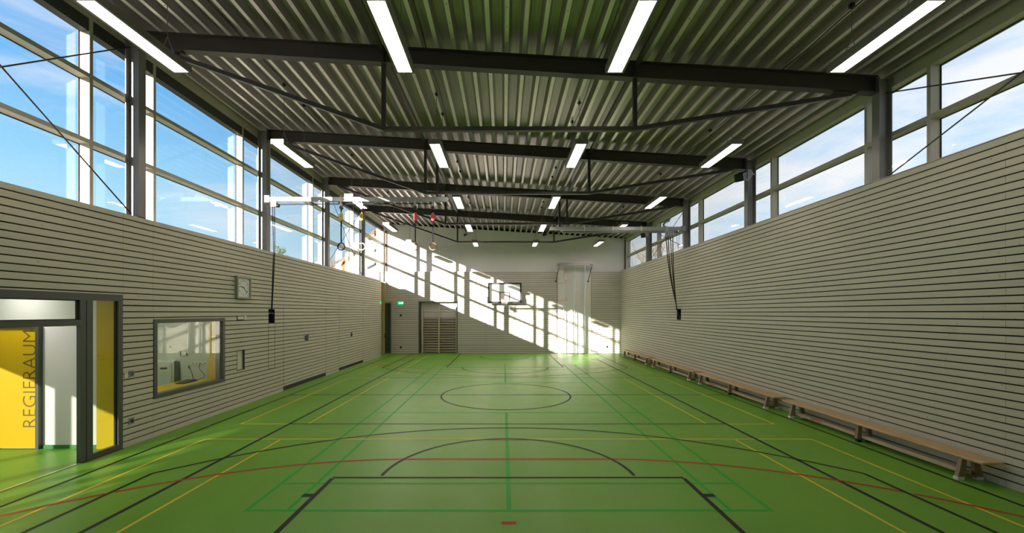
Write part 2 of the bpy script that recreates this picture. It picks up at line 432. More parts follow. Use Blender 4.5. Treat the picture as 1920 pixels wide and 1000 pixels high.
def tag(o, label, cat, group=None, kind=None):
    o['label'] = label; o['category'] = cat
    if group: o['group'] = group
    if kind: o['kind'] = kind
    return o
def struct(o):
    o['kind'] = 'structure'; return o
def thing(name, label, cat, loc, group=None):
    o = bpy.data.objects.new(name, None); COL.objects.link(o); o.location = loc
    o.empty_display_size = 0.1
    return tag(o, label, cat, group)
def dup(root, loc, label, name=None):
    r = root.copy(); COL.objects.link(r); r.location = loc; r['label'] = label
    for ch in list(root.children):
        c = ch.copy(); COL.objects.link(c); c.parent = r
        for g in list(ch.children):
            d = g.copy(); COL.objects.link(d); d.parent = c
    return r
def text_mesh(name, body, size, loc, rot, material, parent=None, extrude=0.001, align='LEFT', width=None, offset=0.0):
    cu = bpy.data.curves.new(name, 'FONT'); cu.body = body; cu.size = size; cu.extrude = extrude; cu.offset = offset; cu.align_x = align
    cu.resolution_u = 3
    t = bpy.data.objects.new(name + '_curve', cu); COL.objects.link(t)
    dg = bpy.context.evaluated_depsgraph_get(); dg.update()
    me = bpy.data.meshes.new_from_object(t.evaluated_get(dg)); me.name = name
    bpy.data.objects.remove(t); bpy.data.curves.remove(cu)
    if width:
        xs = [v.co.x for v in me.vertices]; k = width / (max(xs) - min(xs)); x0 = min(xs)
        for v in me.vertices: v.co.x = (v.co.x - x0) * k
    me.materials.clear(); me.materials.append(M[material])
    me.transform(Matrix.Translation(Vector(loc) - (origin(parent) if parent else Vector((0, 0, 0)))) @ __import__('mathutils').Euler(rot).to_matrix().to_4x4())
    o = bpy.data.objects.new(name, me); COL.objects.link(o)
    if parent: o.parent = parent
    return o
ROT_LEFT = (R(90), 0, R(90))       # lettering on the left wall
ROT_BACK = (R(90), 0, 0)           # lettering facing the camera
ROT_RIGHT = (R(90), 0, R(-90))     # lettering facing the hall from the right

# ------------------------------------------------------------------ dimensions
XL, XR = -6.52, 6.70                 # board faces of the side walls
YB, YBW = 23.76, 23.90               # board face / white plaster face of the end wall
YF = -1.0                            # wall behind the camera
ZL, ZR, ZB = 4.03, 4.70, 4.66        # top of the boarding
BAY, Y0 = 4.03, 7.54
COLS = [Y0 + BAY * k for k in range(-1, 4)]
MLI, MLO = -6.85, -7.03              # inner / outer face of left mullions
MRI, MRO = 7.00, 7.17
def zroof(x): return 7.0 - 0.061 * x
PITCH, GAP = 0.1068, 0.019

def boards(mb, axis, face, thick, u0, u1, z0, z1, holes=(), seams=(), stagger=None, m=0):
    """horizontal boards on a wall; axis is the wall's normal; holes (u0,u1,z0,z1)"""
    i0, i1 = int(math.floor(z0 / PITCH)), int(math.ceil(z1 / PITCH))
    for i in range(i0, i1):
        a, b = max(z0, i * PITCH), min(z1, (i + 1) * PITCH - GAP)
        if b - a < 0.006: continue
        cuts = sorted({a, b} | {h for ho in holes for h in ho[2:] if a < h < b})
        for za, zb in zip(cuts[:-1], cuts[1:]):
            if zb - za < 0.004: continue
            zc = (za + zb) / 2
            segs = [(u0, u1)]
            hl = [h for h in holes if h[2] < zc < h[3]]
            js = [(s - 0.002, s + 0.002) for s in (stagger[i % 2] if stagger else seams)] + [(h[0], h[1]) for h in hl]
            for h0, h1 in js:
                nx = []
                for p, q in segs:
                    if h1 <= p or h0 >= q: nx.append((p, q)); continue
                    if h0 > p: nx.append((p, h0))
                    if h1 < q: nx.append((h1, q))
                segs = nx
            for p, q in segs:
                if q - p < 0.01: continue
                if axis == 'X': mb.box(face, face + thick, p, q, za, zb, m)
                else: mb.box(p, q, face, face + thick, za, zb, m)

# ------------------------------------------------------------------ floor with its court lines
YFF = -6.2                           # front of the lobby
f = MB(); f.box(-10.9, 7.3, YF - 0.2, 24.6, -0.25, 0.0); f.box(-10.9, -6.6, YFF - 0.2, YF - 0.2, -0.25, 0.0)
floor = struct(f.build('floor', 'floor'))

class Lines:
    def __init__(s, z, w): s.mb, s.z, s.w = MB(), z, w
    def seg(s, x0, y0, x1, y1, w=None):
        w = w or s.w; p, q = Vector((x0, y0)), Vector((x1, y1)); d = (q - p).normalized(); n = Vector((-d.y, d.x)) * w / 2
        z = s.z + (0.00013 if abs(d.x) > 0.5 else 0.0)
        s.mb.add([(p.x - n.x, p.y - n.y, z), (q.x - n.x, q.y - n.y, z), (q.x + n.x, q.y + n.y, z), (p.x + n.x, p.y + n.y, z)], [(0, 1, 2, 3)])
    def rect(s, x0, y0, x1, y1):
        s.mb.add([(x0, y0, s.z), (x1, y0, s.z), (x1, y1, s.z), (x0, y1, s.z)], [(0, 1, 2, 3)])
    def arc(s, cx, cy, r, a0, a1, n=64, w=None):
        w = w or s.w; vs = []
        for i in range(n + 1):
            t = R(a0 + (a1 - a0) * i / n)
            for rr in (r - w / 2, r + w / 2): vs.append((cx + rr * math.cos(t), cy + rr * math.sin(t), s.z + 0.00026))
        s.mb.add(vs, [(2 * i, 2 * i + 1, 2 * i + 3, 2 * i + 2) for i in range(n)])
    def done(s, name, m): return s.mb.build(name, m, floor)

CX, CY = 0.065, 11.73                # court centre
def mir(y): return 2 * CY - y
# badminton (green)
L = Lines(0.0010, 0.05)
for x in (-3.02, 3.15, -2.54, 2.67): L.seg(x, 4.885, x, mir(4.885))
for y in (4.885, 5.66, 9.66): L.seg(-3.04, y, 3.17, y); L.seg(-3.04, mir(y), 3.17, mir(y))
L.seg(CX, 4.885, CX, 9.66, 0.06); L.seg(CX, mir(4.885), CX, mir(9.66), 0.06)
L.done('badminton_lines', 'line_green')
# small courts (yellow)
L = Lines(0.0014, 0.038)
for x in (-5.48, 5.65):
    L.seg(x, 0.2, x, 7.64); L.seg(x, 8.675, x, mir(8.675)); L.seg(x, mir(7.64), x, mir(0.6))
for x in (-4.08, 4.24):
    L.seg(x, 0.2, x, 7.60); L.seg(x, 8.72, x, mir(8.72)); L.seg(x, mir(7.60), x, mir(0.6))
for y in (7.64, mir(7.64)): L.seg(-5.48, y, 5.65, y)
for y in (8.675, mir(8.675)): L.seg(-5.48, y, -4.50, y); L.seg(4.68, y, 5.65, y)
L.done('yellow_court_lines', 'line_yellow')
# volleyball (navy)
L = Lines(0.0018, 0.05)
for x in (-4.465, 4.64): L.seg(x, 2.73, x, mir(2.73), 0.06)
for y in (2.76, mir(2.76), 8.675, mir(8.675)): L.seg(-4.465, y, 4.64, y)
L.done('volleyball_lines', 'line_navy')
# handball (red)
L = Lines(0.0022, 0.05)
for sgn in (1, -1):
    gy = 0.60 if sgn > 0 else mir(0.60)
    a = (lambda t: t) if sgn > 0 else (lambda t: -t)
    for cx, a0, a1, b0, b1 in ((-1.43, 90, 127.0, 127.9, 172), (1.58, 90, 53.0, 52.1, 8)):
        L.arc(cx, gy, 6.0, a(a0), a(a1)); L.arc(cx, gy, 6.0, a(b0), a(b1))
    L.seg(-1.43, gy + sgn * 6.0, 1.58, gy + sgn * 6.0)
    L.seg(-0.33, gy + sgn * 7.0, 0.46, gy + sgn * 7.0)
    L.seg(CX - 0.085, gy + sgn * 4.0, CX + 0.075, gy + sgn * 4.0, 0.06)
L.done('handball_lines', 'line_red')
# basketball (black)
L = Lines(0.0026, 0.05)
for x in (-6.02, 6.245): L.seg(x, 0.08, x, mir(0.08))
for sgn in (1, -1):
    by = 0.06 if sgn > 0 else mir(0.06)
    Yq = lambda d: by + sgn * d
    for x in (CX - 2.465, CX + 2.465): L.seg(x, Yq(0), x, Yq(5.77), 0.06)
    L.seg(CX - 2.47, Yq(5.80), CX + 2.47, Yq(5.80))
    L.arc(CX, Yq(5.80), 1.80, 2 * sgn, 178 * sgn)
    L.seg(CX - 2.47, Yq(5.23), CX - 2.62, Yq(5.23), 0.09); L.seg(CX + 2.47, Yq(5.23), CX + 2.62, Yq(5.23), 0.09)
    t = math.degrees(math.acos(5.14 / 6.75))
    L.arc(CX, Yq(1.575), 6.75, t * sgn, (180 - t) * sgn, 96)
    for s2 in (-1, 1): L.seg(CX + s2 * 5.14, Yq(0), CX + s2 * 5.14, Yq(1.575) + sgn * 6.75 * math.sin(R(t)))
    L.arc(CX, Yq(1.575), 1.25, 0, 180 * sgn, 32)
    L.seg(-6.02, by, 6.245, by)
L.seg(-6.02, CY, -5.54, CY); L.seg(-5.40, CY, 5.58, CY); L.seg(5.72, CY, 6.245, CY)
L.arc(CX, CY, 1.80, 0, 360, 96)
L.done('basketball_lines', 'line_black')

# ------------------------------------------------------------------ left wall
DOOR = (0.6, 7.113, 0.0, 2.63)
CWIN = (7.752, 9.724, 0.71, 2.20)
GATE1 = (12.34, 15.27, 0.0, 2.46)
GATE2 = (16.51, 19.34, 0.0, 2.46)
NICHE = (10.17, 10.49, 0.89, 1.40)
HOIST = (11.54, 11.86, 2.02, 2.42)
YLE = 22.16                           # the boarding ends here, exit door beyond
holes = [DOOR, CWIN, GATE1, GATE2, NICHE, HOIST]
w = MB()
boards(w, 'X', XL, -0.022, YF, YLE, 0.0, ZL, holes, seams=(3.0, 7.13, 7.745, 9.78, 12.33, 15.28, 16.50, 19.35, 21.1))
bx0, bx1 = XL - 0.024, -6.72
ys = sorted({YF, YLE} | {v for h in holes for v in h[:2]})
for a, b in zip(ys[:-1], ys[1:]):
    zs = sorted({0.0, 2.95} | {v for h in holes if h[0] <= a and h[1] >= b for v in h[2:]})
    for c, d in zip(zs[:-1], zs[1:]):
        if any(h[0] <= a and h[1] >= b and h[2] <= c and h[3] >= d for h in holes): continue
        w.box(bx0, bx1, a, b, c, d, 1)
w.box(bx0, -7.12, YF, YLE, 2.95, ZL - 0.004, 1)
w.box(-6.90, -7.12, YLE, YBW, 0.0, ZL - 0.004, 3)
w.box(-6.75, -7.0, YLE - 0.0, YLE - 0.12, 0, 2.95, 1)
wall_left = struct(w.build('wall_left', ['board_y', 'gap', 'outer', 'olive_timber']))
# ledge behind the boarding
w = MB(); w.box(XL - 0.03, -7.16, YF, YLE, ZL - 0.003, ZL + 0.012); w.box(-6.85, -7.16, YLE, YBW - 0.08, ZL - 0.003, ZL + 0.012)
struct(w.build('trim_1', 'mull'))

# tilting equipment-room gates, boarded like the wall, black rubber strip below
def gate(n, g):
    y0, y1 = g[0] + 0.012, g[1] - 0.012
    w = MB(); boards(w, 'X', XL, -0.022, y0, y1, 0.13, g[3] - 0.008)
    w.box(XL - 0.026, XL - 0.07, y0, y1, 0.02, g[3] - 0.004, 1)
    d = struct(w.build('door_%d' % n, ['board_y', 'gap']))
    s = MB(); s.box(XL - 0.002, XL - 0.024, y0, y1, 0.008, 0.118); s.build('rubber_strip', 'seal', d)
    return d
d2 = gate(2, GATE1)
h = MB(); h.box(XL + 0.004, XL - 0.02, 13.60, 13.90, 1.365, 1.62); h.build('handle_plate', 'grey_plastic', d2)
h = MB(); h.box(XL + 0.010, XL + 0.002, 13.75, 13.88, 1.38, 1.60); h.tube([(XL + .02, 13.67, 1.42), (XL + .02, 13.67, 1.56)], 0.012, 8); h.build('handle', 'black', d2)
d3 = gate(3, GATE2)
h = MB(); h.box(XL + 0.004, XL - 0.02, 17.72, 17.95, 1.27, 1.48); h.build('handle_plate', 'grey_plastic', d3)
h = MB(); h.box(XL + 0.010, XL + 0.002, 17.82, 17.94, 1.29, 1.46); h.tube([(XL + .02, 17.77, 1.32), (XL + .02, 17.77, 1.42)], 0.012, 8); h.build('handle', 'black', d3)

# entrance front: grey aluminium frame with side light and glazed transom
w = MB()
FX0, FX1 = XL + 0.012, XL - 0.055
w.box(FX0, FX1, 7.033, 7.113, 0.0, 2.63)                    # wall jamb
w.box(FX0, FX1, 0.6, 7.033, 2.52, 2.63)                     # header
w.box(FX0, FX1, 6.500, 6.596, 0.0, 2.52)                    # post, side light half
w.box(FX0 - 0.004, FX1, 6.405, 6.494, 0.0, 2.52)            # post, door half
w.box(FX0, FX1, 6.596, 7.033, 0.0, 0.09)                    # side light bottom rail
w.box(FX0, FX1, 0.7, 6.405, 2.125, 2.215)                   # transom
w.box(FX0, FX1, 0.6, 0.7, 0.0, 2.52)
w.box(FX0, FX1, 3.10, 3.20, 0.0, 2.125)
w.box(FX0, FX1, 0.7, 3.10, 0.0, 0.09)
door1 = struct(w.build('door_1', 'frame'))
g = MB(); g.box(XL - 0.030, XL - 0.038, 6.590, 7.038, 0.085, 2.525); g.build('side_light_pane', 'glass_hall', door1)
g = MB(); g.box(XL - 0.030, XL - 0.038, 0.69, 6.41, 2.21, 2.525); g.build('transom_pane', 'glass_hall', door1)
g = MB(); g.box(XL - 0.030, XL - 0.038, 0.69, 3.11, 0.085, 2.13); g.build('side_light_pane', 'glass_hall', door1)
g = MB()
for z in (2.222, 2.513): g.box(XL - 0.02, XL - 0.028, 0.7, 6.405, z - 0.008, z + 0.008)
g.box(XL - 0.02, XL - 0.05, 6.380, 6.405, 2.215, 2.52)
g.box(XL - 0.02, XL - 0.05, 7.012, 7.033, 0.09, 2.52)
g.build('glazing_seal', 'seal', door1)
g = MB(); g.box(XL + 0.010, XL - 0.026, 3.2, 6.405, 0.0, 0.010); g.build('threshold', 'steel_strip', door1)
g = MB(); g.box(XL + 0.035, XL + 0.012, 6.42, 7.10, 0.0, 0.010); g.build('floor_strip', 'rust', door1)

# foyer and control room behind the left wall
w = MB()
w.box(-10.6, -6.74, 7.125, 7.25, 0.0, 2.85)                 # cross wall facing the camera
wx = struct(w.build('wall_foyer', 'white'))
s = MB(); s.box(-7.89, -6.95, 7.108, 7.124, 0.0, 0.06); struct(s.build('baseboard_foyer', 'skirting'))
w = MB()                                                     # outer wall of the foyer with window openings
yw = [(-5.9, -4.75), (-4.45, -3.75), (-3.55, -3.0), (-2.75, -2.05), (-1.85, -1.0), (-0.7, 1.42), (1.76, 3.58), (3.80, 5.25), (5.45, 6.85)]
edges = [YFF] + [v for p in yw + [(7.6, 9.6)] for v in p] + [10.2]
w.box(-10.6, -10.68, YFF, 10.2, 2.30, 3.05); w.box(-10.6, -10.68, YFF, 10.2, -0.02, 0.25)
for a, b in zip(edges[0::2], edges[1::2]): w.box(-10.6, -10.68, a, b, 0.25, 2.30)
struct(w.build('wall_foyer_outer', 'white'))
for i, (a, b) in enumerate(yw + [(7.6, 9.6)]):
    w = MB()
    for yy in (a, b - 0.05): w.box(-10.615, -10.665, yy, yy + 0.05, 0.25, 2.30)
    w.box(-10.615, -10.665, a + 0.05, b - 0.05, 0.25, 0.30); w.box(-10.615, -10.665, a + 0.05, b - 0.05, 2.26, 2.30)
    o = struct(w.build('window_%d' % (40 + i), 'frame'))
    w = MB(); w.box(-10.636, -10.644, a + 0.04, b - 0.04, 0.29, 2.27); w.build('pane', 'glass_dimmed', o)
w = MB(); w.box(-10.68, -6.74, YFF, 10.2, 2.87, 3.02); struct(w.build('ceiling_foyer', 'white'))
for x, y, where in ((-8.15, 6.55, 'lobby ceiling before the yellow door'), (-7.3, 4.6, 'lobby ceiling inside the entrance, added fill light'), (-9.3, 4.4, 'lobby ceiling near its outer windows, added fill light'), (-7.9, 8.6, 'control room ceiling, added fill light')):  # only the first follows from a spot of light; others added to brighten
    c = thing('ceiling_downlight', 'round recessed downlight in the ' + where, 'lamp', (x, y, 2.84))
    w = MB(); w.tube([(x, y, 2.869), (x, y, 2.845)], 0.14, 24); w.build('housing', 'lamp_body', c)
    w = MB(); w.tube([(x, y, 2.8445), (x, y, 2.838)], 0.115, 24); w.build('diffuser', 'room_fill' if y > 8 else 'downlight', c)
w = MB(); w.box(-10.68, -6.74, YFF - 0.15, YFF, 0, 3.02); w.box(-6.74, -6.60, YFF - 0.15, YF - 0.2, 0, 3.02); struct(w.build('wall_foyer_front', 'white'))
w = MB(); w.box(-10.6, -6.74, 9.85, 9.97, 0.0, 2.85); struct(w.build('wall_control_room', 'room_grey'))

d = thing('room_door', 'yellow door lettered REGIERAUM in the lobby wall seen through the open entrance', 'door', (-8.45, 7.10, 0))
b = MB(); b.box(-8.95, -7.945, 7.085, 7.122, 0.015, 2.06); b.build('door_leaf', 'yellow', d, bevel=0.003)
b = MB(); b.box(-7.943, -7.89, 7.055, 7.123, 0.0, 2.12); b.box(-9.02, -8.952, 7.055, 7.123, 0.0, 2.12); b.box(-8.952, -7.943, 7.055, 7.123, 2.063, 2.12)
b.build('door_frame', 'frame', d)
b = MB(); b.tube([(-8.86, 7.085, 1.03), (-8.86, 7.035, 1.03), (-8.74, 7.035, 1.03)], 0.011, 10); b.build('handle', 'alu', d, smooth=True)
text_mesh('lettering', 'REGIERAUM', 0.335, (-7.958, 7.083, 0.375), (R(90), R(-90), 0), 'dark_letter', d, 0.0008, width=1.645, offset=-0.006)
p = MB(); p.box(-6.93, -6.60, 7.08, 7.108, 0.0, 2.60)
tag(recenter(p.build('wall_panel', 'yellow', bevel=0.003)), 'tall narrow yellow panel standing behind the glazed side light of the entrance', 'panel')
p = MB(); p.box(-10.6, -9.5, 7.10, 7.124, 0, 2.6); struct(p.build('trim_2', 'white'))

# control-room window
w = MB()
y0, y1, z0, z1 = CWIN; t = 0.075
w.box(FX0, XL - 0.16, y0, y1, z1 - t, z1); w.box(FX0, XL - 0.16, y0, y1, z0, z0 + t)
w.box(FX0, XL - 0.16, y0, y0 + t, z0 + t, z1 - t); w.box(FX0, XL - 0.16, y1 - t, y1, z0 + t, z1 - t)
win0 = struct(w.build('window_1', 'frame'))
g = MB(); g.box(XL - 0.022, XL - 0.03, y0 + t - 0.01, y1 - t + 0.01, z0 + t - 0.01, z1 - t + 0.01); g.build('pane', 'glass_hall', win0)

# inside the control room
b = thing('control_desk', 'yellow desk top behind the control room window', 'desk', (-6.98, 8.7, 0))
t_ = MB(); t_.box(-7.45, -6.745, 7.28, 9.84, 0.715, 0.75); t_.build('desk_top', 'yellow', b, bevel=0.003)
for yy in (7.45, 9.7):
    for xx in (-7.39, -6.81):
        t_ = MB(); t_.box(xx - 0.03, xx + 0.03, yy - 0.03, yy + 0.03, 0.0, 0.715); t_.build('leg', 'grey_plastic', b)
p = MB(); p.box(-6.99, -6.745, 9.815, 9.849, 0.0, 2.6)
tag(recenter(p.build('wall_panel', 'yellow', bevel=0.003)), 'tall yellow panel at the right edge inside the control room window', 'panel')
c = thing('rack_cabinet', 'cream equipment cabinet on the left behind the control room window', 'cabinet', (-7.95, 9.73, 0))
t_ = MB(); t_.box(-8.40, -7.70, 9.72, 9.845, 0.0, 1.21); t_.build('carcass', 'cabinet', c, bevel=0.03)
t_ = MB(); t_.box(-8.35, -7.74, 9.70, 9.722, 0.10, 1.16); dd = t_.build('door', 'cabinet', c, bevel=0.008)
t_ = MB(); t_.box(-8.00, -7.84, 9.682, 9.702, 1.01, 1.04); t_.build('handle', 'black', dd, bevel=0.006)
t_ = MB(); t_.box(-8.01, -7.79, 9.697, 9.701, 0.95, 1.12); t_.build('handle_recess', 'pale_plastic', dd)
t_ = MB(); t_.box(-7.698, -7.655, 9.73, 9.845, 0.0, 1.17); t_.build('side_strip', 'black', c, bevel=0.01)  # black strip along the cabinet's right side
c = thing('thermostat', 'small white wall unit with dark ends inside the control room', 'switch', (-7.56, 9.83, 1.32))
t_ = MB(); t_.box(-7.615, -7.505, 9.825, 9.848, 1.31, 1.40); t_.build('body', 'pale_plastic', c, bevel=0.004)
for xx in (-7.645, -7.503):
    t_ = MB(); t_.box(xx, xx + 0.028, 9.828, 9.848, 1.305, 1.405); t_.build('end_cap', 'black', c)
def sockets(n, x0, label, grp=None):
    c = thing('wall_socket', label, 'socket', (x0 + 0.04 * n, 9.84, 1.08))
    t_ = MB(); t_.box(x0, x0 + 0.082 * n, 9.838, 9.849, 1.085, 1.165); t_.build('plate', 'pale_plastic', c, bevel=0.003)
    for i in range(n):
        q = MB(); q.tube([(x0 + 0.041 + 0.082 * i, 9.834, 1.125), (x0 + 0.041 + 0.082 * i, 9.8385, 1.125)], 0.022, 14); q.build('outlet', 'grey_plastic', c)
sockets(3, -7.38, 'three gang white socket strip on the control room wall above the cable')
sockets(2, -7.10, 'two gang white socket strip beside the yellow panel in the control room')
c = thing('desk_microphone', 'black desk console with gooseneck microphone on the yellow desk', 'microphone', (-7.05, 9.2, 0.75))
t_ = MB(); t_.prism([(9.15, 0.751), (9.52, 0.751), (9.52, 0.80), (9.46, 0.805), (9.15, 0.768)], 'X', -7.22, -7.03); t_.build('console', 'black', c, bevel=0.004)
t_ = MB(); t_.tube([(-7.12, 9.55, 0.752), (-7.14, 9.58, 0.80), (-7.19, 9.60, 0.92), (-7.24, 9.60, 1.04)], 0.008, 8); t_.tube([(-7.24, 9.60, 1.03), (-7.27, 9.60, 1.09)], 0.018, 10); t_.box(-7.18, -7.06, 9.50, 9.62, 0.751, 0.77); t_.build('gooseneck', 'black', c, smooth=True)
t_ = MB(); t_.tube([(-7.18, 9.83, 1.125), (-7.17, 9.80, 1.02), (-7.10, 9.78, 0.93), (-7.0, 9.74, 0.87), (-6.97, 9.70, 0.82), (-7.03, 9.66, 0.79), (-7.1, 9.62, 0.762)], 0.006, 8); t_.build('cable', 'black', c, smooth=True)

# small fittings on the left wall
def plate(name, label, cat, y0, y1, z0, z1, m, knob=None):
    c = thing(name, label, cat, (XL + 0.01, (y0 + y1) / 2, z0))
    t_ = MB(); t_.box(XL + 0.001, XL + 0.014, y0, y1, z0, z1); t_.build('cover_plate', m, c, bevel=0.003)
    if knob == 'round':
        q = MB(); q.tube([(XL + 0.012, (y0 + y1) / 2, (z0 + z1) / 2), (XL + 0.018, (y0 + y1) / 2, (z0 + z1) / 2)], (z1 - z0) * 0.3, 20); q.build('outlet', 'black', c)
    elif knob == 'frame':
        q = MB(); q.box(XL + 0.012, XL + 0.018, y0 + 0.015, y1 - 0.015, z0 + 0.02, z1 - 0.02); q.build('rocker', 'pale_plastic', c, bevel=0.002)
    elif knob == 'slot':
        q = MB(); q.box(XL + 0.012, XL + 0.017, y0 + 0.02, y1 - 0.02, z0 + 0.02, z1 - 0.02); q.build('rocker', 'frame', c, bevel=0.002)
    return c
plate('wall_socket', 'grey square switch plate on left wall, nearest the entrance at waist height', 'switch', 7.237, 7.335, 1.20, 1.31, 'grey_plastic', 'slot')
plate('wall_socket', 'small pale blank plate left of the grey square switch plate', 'switch', 7.145, 7.215, 1.20, 1.28, 'pale_plastic')
plate('wall_socket', 'grey socket with dark round centre low beside the entrance frame', 'socket', 7.235, 7.335, 0.375, 0.485, 'grey_plastic', 'round')
plate('light_switch', 'black framed double switch right of the control room window', 'switch', 10.17, 10.43, 2.135, 2.245, 'black', 'frame')
plate('light_switch', 'small beige switch just right of the black framed switch', 'switch', 10.445, 10.54, 2.14, 2.24, 'pale_plastic', 'frame')
c = thing('wall_niche', 'recessed metal box with dark right side below the switches on left wall', 'wall box', (XL - 0.05, 10.33, 0.89))
t_ = MB(); y0, y1, z0, z1 = NICHE
t_.box(XL - 0.05, XL - 0.11, y0 + .003, y1 - .003, z0 + .003, z1 - .003); t_.build('back_plate', 'pale_plastic', c)
t_ = MB(); t_.box(XL, XL - 0.1, y1 - 0.02, y1 - 0.002, z0, z1); t_.box(XL, XL - 0.1, y0 + .002, y0 + 0.02, z0, z1); t_.box(XL, XL - 0.1, y0 + .02, y1 - .02, z0, z0 + 0.015); t_.box(XL, XL - 0.1, y0 + .02, y1 - .02, z1 - 0.015, z1); t_.build('lining', 'frame', c)

# wall clock reading 9:22
CYc, CZc, CS = 10.365, 2.945, 0.28
c = thing('wall_clock', 'square grey framed wall clock above the switches on left wall', 'clock', (XL + 0.03, CYc, CZc - CS))
t_ = MB(); fo = 0.05
for a0, a1, b0, b1 in ((-CS, CS, CS - fo, CS), (-CS, CS, -CS, -CS + fo), (-CS, -CS + fo, -CS + fo, CS - fo), (CS - fo, CS, -CS + fo, CS - fo)):
    t_.box(XL + 0.001, XL + 0.075, CYc + a0, CYc + a1, CZc + b0, CZc + b1)
t_.build('frame', 'clock_frame', c, bevel=0.004)
t_ = MB(); t_.box(XL + 0.001, XL + 0.045, CYc - CS + fo, CYc + CS - fo, CZc - CS + fo, CZc + CS - fo); cf = t_.build('clock_face', 'clock_face', c)
for hnum in range(1, 13):
    a = R(90 - 30 * hnum); rr = 0.175
    text_mesh('numeral', str(hnum), 0.075, (XL + 0.0458, CYc + rr * math.cos(a), CZc + rr * math.sin(a) - 0.026), ROT_LEFT, 'black', cf, 0.0006, 'CENTER')
for nm, ang, ln, wd in (('hour_hand', 281, 0.125, 0.020), ('minute_hand', 132, 0.185, 0.014)):
    a = R(90 - ang); t_ = MB()
    t_.bar((XL + 0.050, CYc - 0.03 * math.cos(a), CZc - 0.03 * math.sin(a)), (XL + 0.050, CYc + ln * math.cos(a), CZc + ln * math.sin(a)), 0.004, wd, up=(0, -math.sin(a), math.cos(a)) )
    t_.build(nm, 'black', c)

# ------------------------------------------------------------------ right wall
w = MB()
boards(w, 'X', XR, 0.022, YF, YB + 0.1, 0.0, ZR, [(15.70, 16.08, 2.04, 2.45)], stagger=([1.45, 5.55, 9.65, 13.75, 17.85, 21.95], [3.5, 7.61, 11.71, 15.8, 19.9]))
w.box(XR + 0.024, 7.25, YF, 15.70, 0.0, ZR - 0.004, 1); w.box(XR + 0.024, 7.25, 16.08, YBW, 0.0, ZR - 0.004, 1)
w.box(XR + 0.024, 7.25, 15.70, 16.08, 0.0, 2.04, 1); w.box(XR + 0.024, 7.25, 15.70, 16.08, 2.45, ZR - 0.004, 1); w.box(XR + 0.14, 7.25, 15.70, 16.08, 2.04, 2.45, 1)
struct(w.build('wall_right', ['board_y', 'gap']))
w = MB(); w.box(XR + 0.03, 7.30, YF, YBW, ZR - 0.003, ZR + 0.012); struct(w.build('trim_3', 'mull'))

# ------------------------------------------------------------------ end wall
BAR_R = (-4.85, -2.62, 0.0, 2.95)
PANEL = (3.06, 5.02, 0.0, 5.08)
w = MB()
boards(w, 'Y', YB, 0.024, -6.78, XR - 0.001, 0.0, ZB, [BAR_R, PANEL], seams=(-1.0, 1.4))
xs = [-7.1, BAR_R[0], BAR_R[1], 7.25]
w.box(-7.1, BAR_R[0], YB + 0.026, YBW, 0, ZB, 1); w.box(BAR_R[0], BAR_R[1], YB + 0.026, YBW, BAR_R[3], ZB, 1)
w.box(BAR_R[1], PANEL[0], YB + 0.026, YBW, 0, ZB, 1); w.box(PANEL[1], 7.25, YB + 0.026, YBW, 0, ZB, 1)
w.prism([(-7.3, ZB), (7.3, ZB), (7.3, zroof(7.3) - 0.0), (-7.3, zroof(-7.3) - 0.0)], 'Y', YBW, YBW + 0.16, 2)
w.box(-7.3, BAR_R[0], YBW, YBW + 0.16, 0, ZB, 2); w.box(BAR_R[1], 7.3, YBW, YBW + 0.16, 0, ZB, 2)
w.box(BAR_R[0], BAR_R[1], YBW, YBW + 0.16, BAR_R[3], ZB, 2)
w.box(BAR_R[0] - 0.3, BAR_R[1] + 0.3, YBW + 0.162, YBW + 0.30, -0.05, 3.1, 2)
struct(w.build('wall_back', ['board_x', 'gap', 'white']))
w = MB(); w.box(BAR_R[0], BAR_R[0] + 0.09, YB - 0.012, YBW + 0.16, 0, 2.95); w.box(BAR_R[1] - 0.05, BAR_R[1], YB - 0.012, YBW + 0.16, 0, 2.95); w.box(BAR_R[0] + 0.05, BAR_R[1] - 0.05, YB - 0.012, YBW + 0.16, 2.915, 2.95)
struct(w.build('trim_4', 'frame'))
w = MB(); w.box(-6.78, -6.70, YBW - 0.07, YBW - 0.002, ZB + 0.01, 7.0); struct(w.build('trim_5', 'rust'))
w = MB(); w.box(6.96, 7.0, YBW - 0.05, YBW - 0.002, ZB + 0.05, 6.5); struct(w.build('trim_6', 'rust'))

# wall behind the camera
w = MB(); w.prism([(-7.3, 0), (7.3, 0), (7.3, zroof(7.3) - 0.01), (-7.3, zroof(-7.3) - 0.01)], 'Y', YF - 0.2, YF)
struct(w.build('wall_front', 'white'))

# ------------------------------------------------------------------ roof deck and roof slab
w = MB()
yd0, yd1 = YF - 0.2, YBW + 0.5
x = -7.42; prof = []
P_, FL, SL = 0.31, 0.070, 0.045
while x < 7.42:
    for dx, dz in ((0, 0), (FL, 0), (FL + SL, 0.135), (P_ - SL, 0.135)):
        prof.append((x + dx, zroof(x + dx) + dz))
    x += P_
k = len(prof)
w.add([(px, yd0, pz) for px, pz in prof] + [(px, yd1, pz) for px, pz in prof], [(i, i + 1, k + i + 1, k + i) for i in range(k - 1)], 0)
for i in range(k - 1): w.m[i] = (0, 3, 2, 3)[i % 4]          # lit flange, shaded web, shaded perforated recess, shaded web (tones painted in)
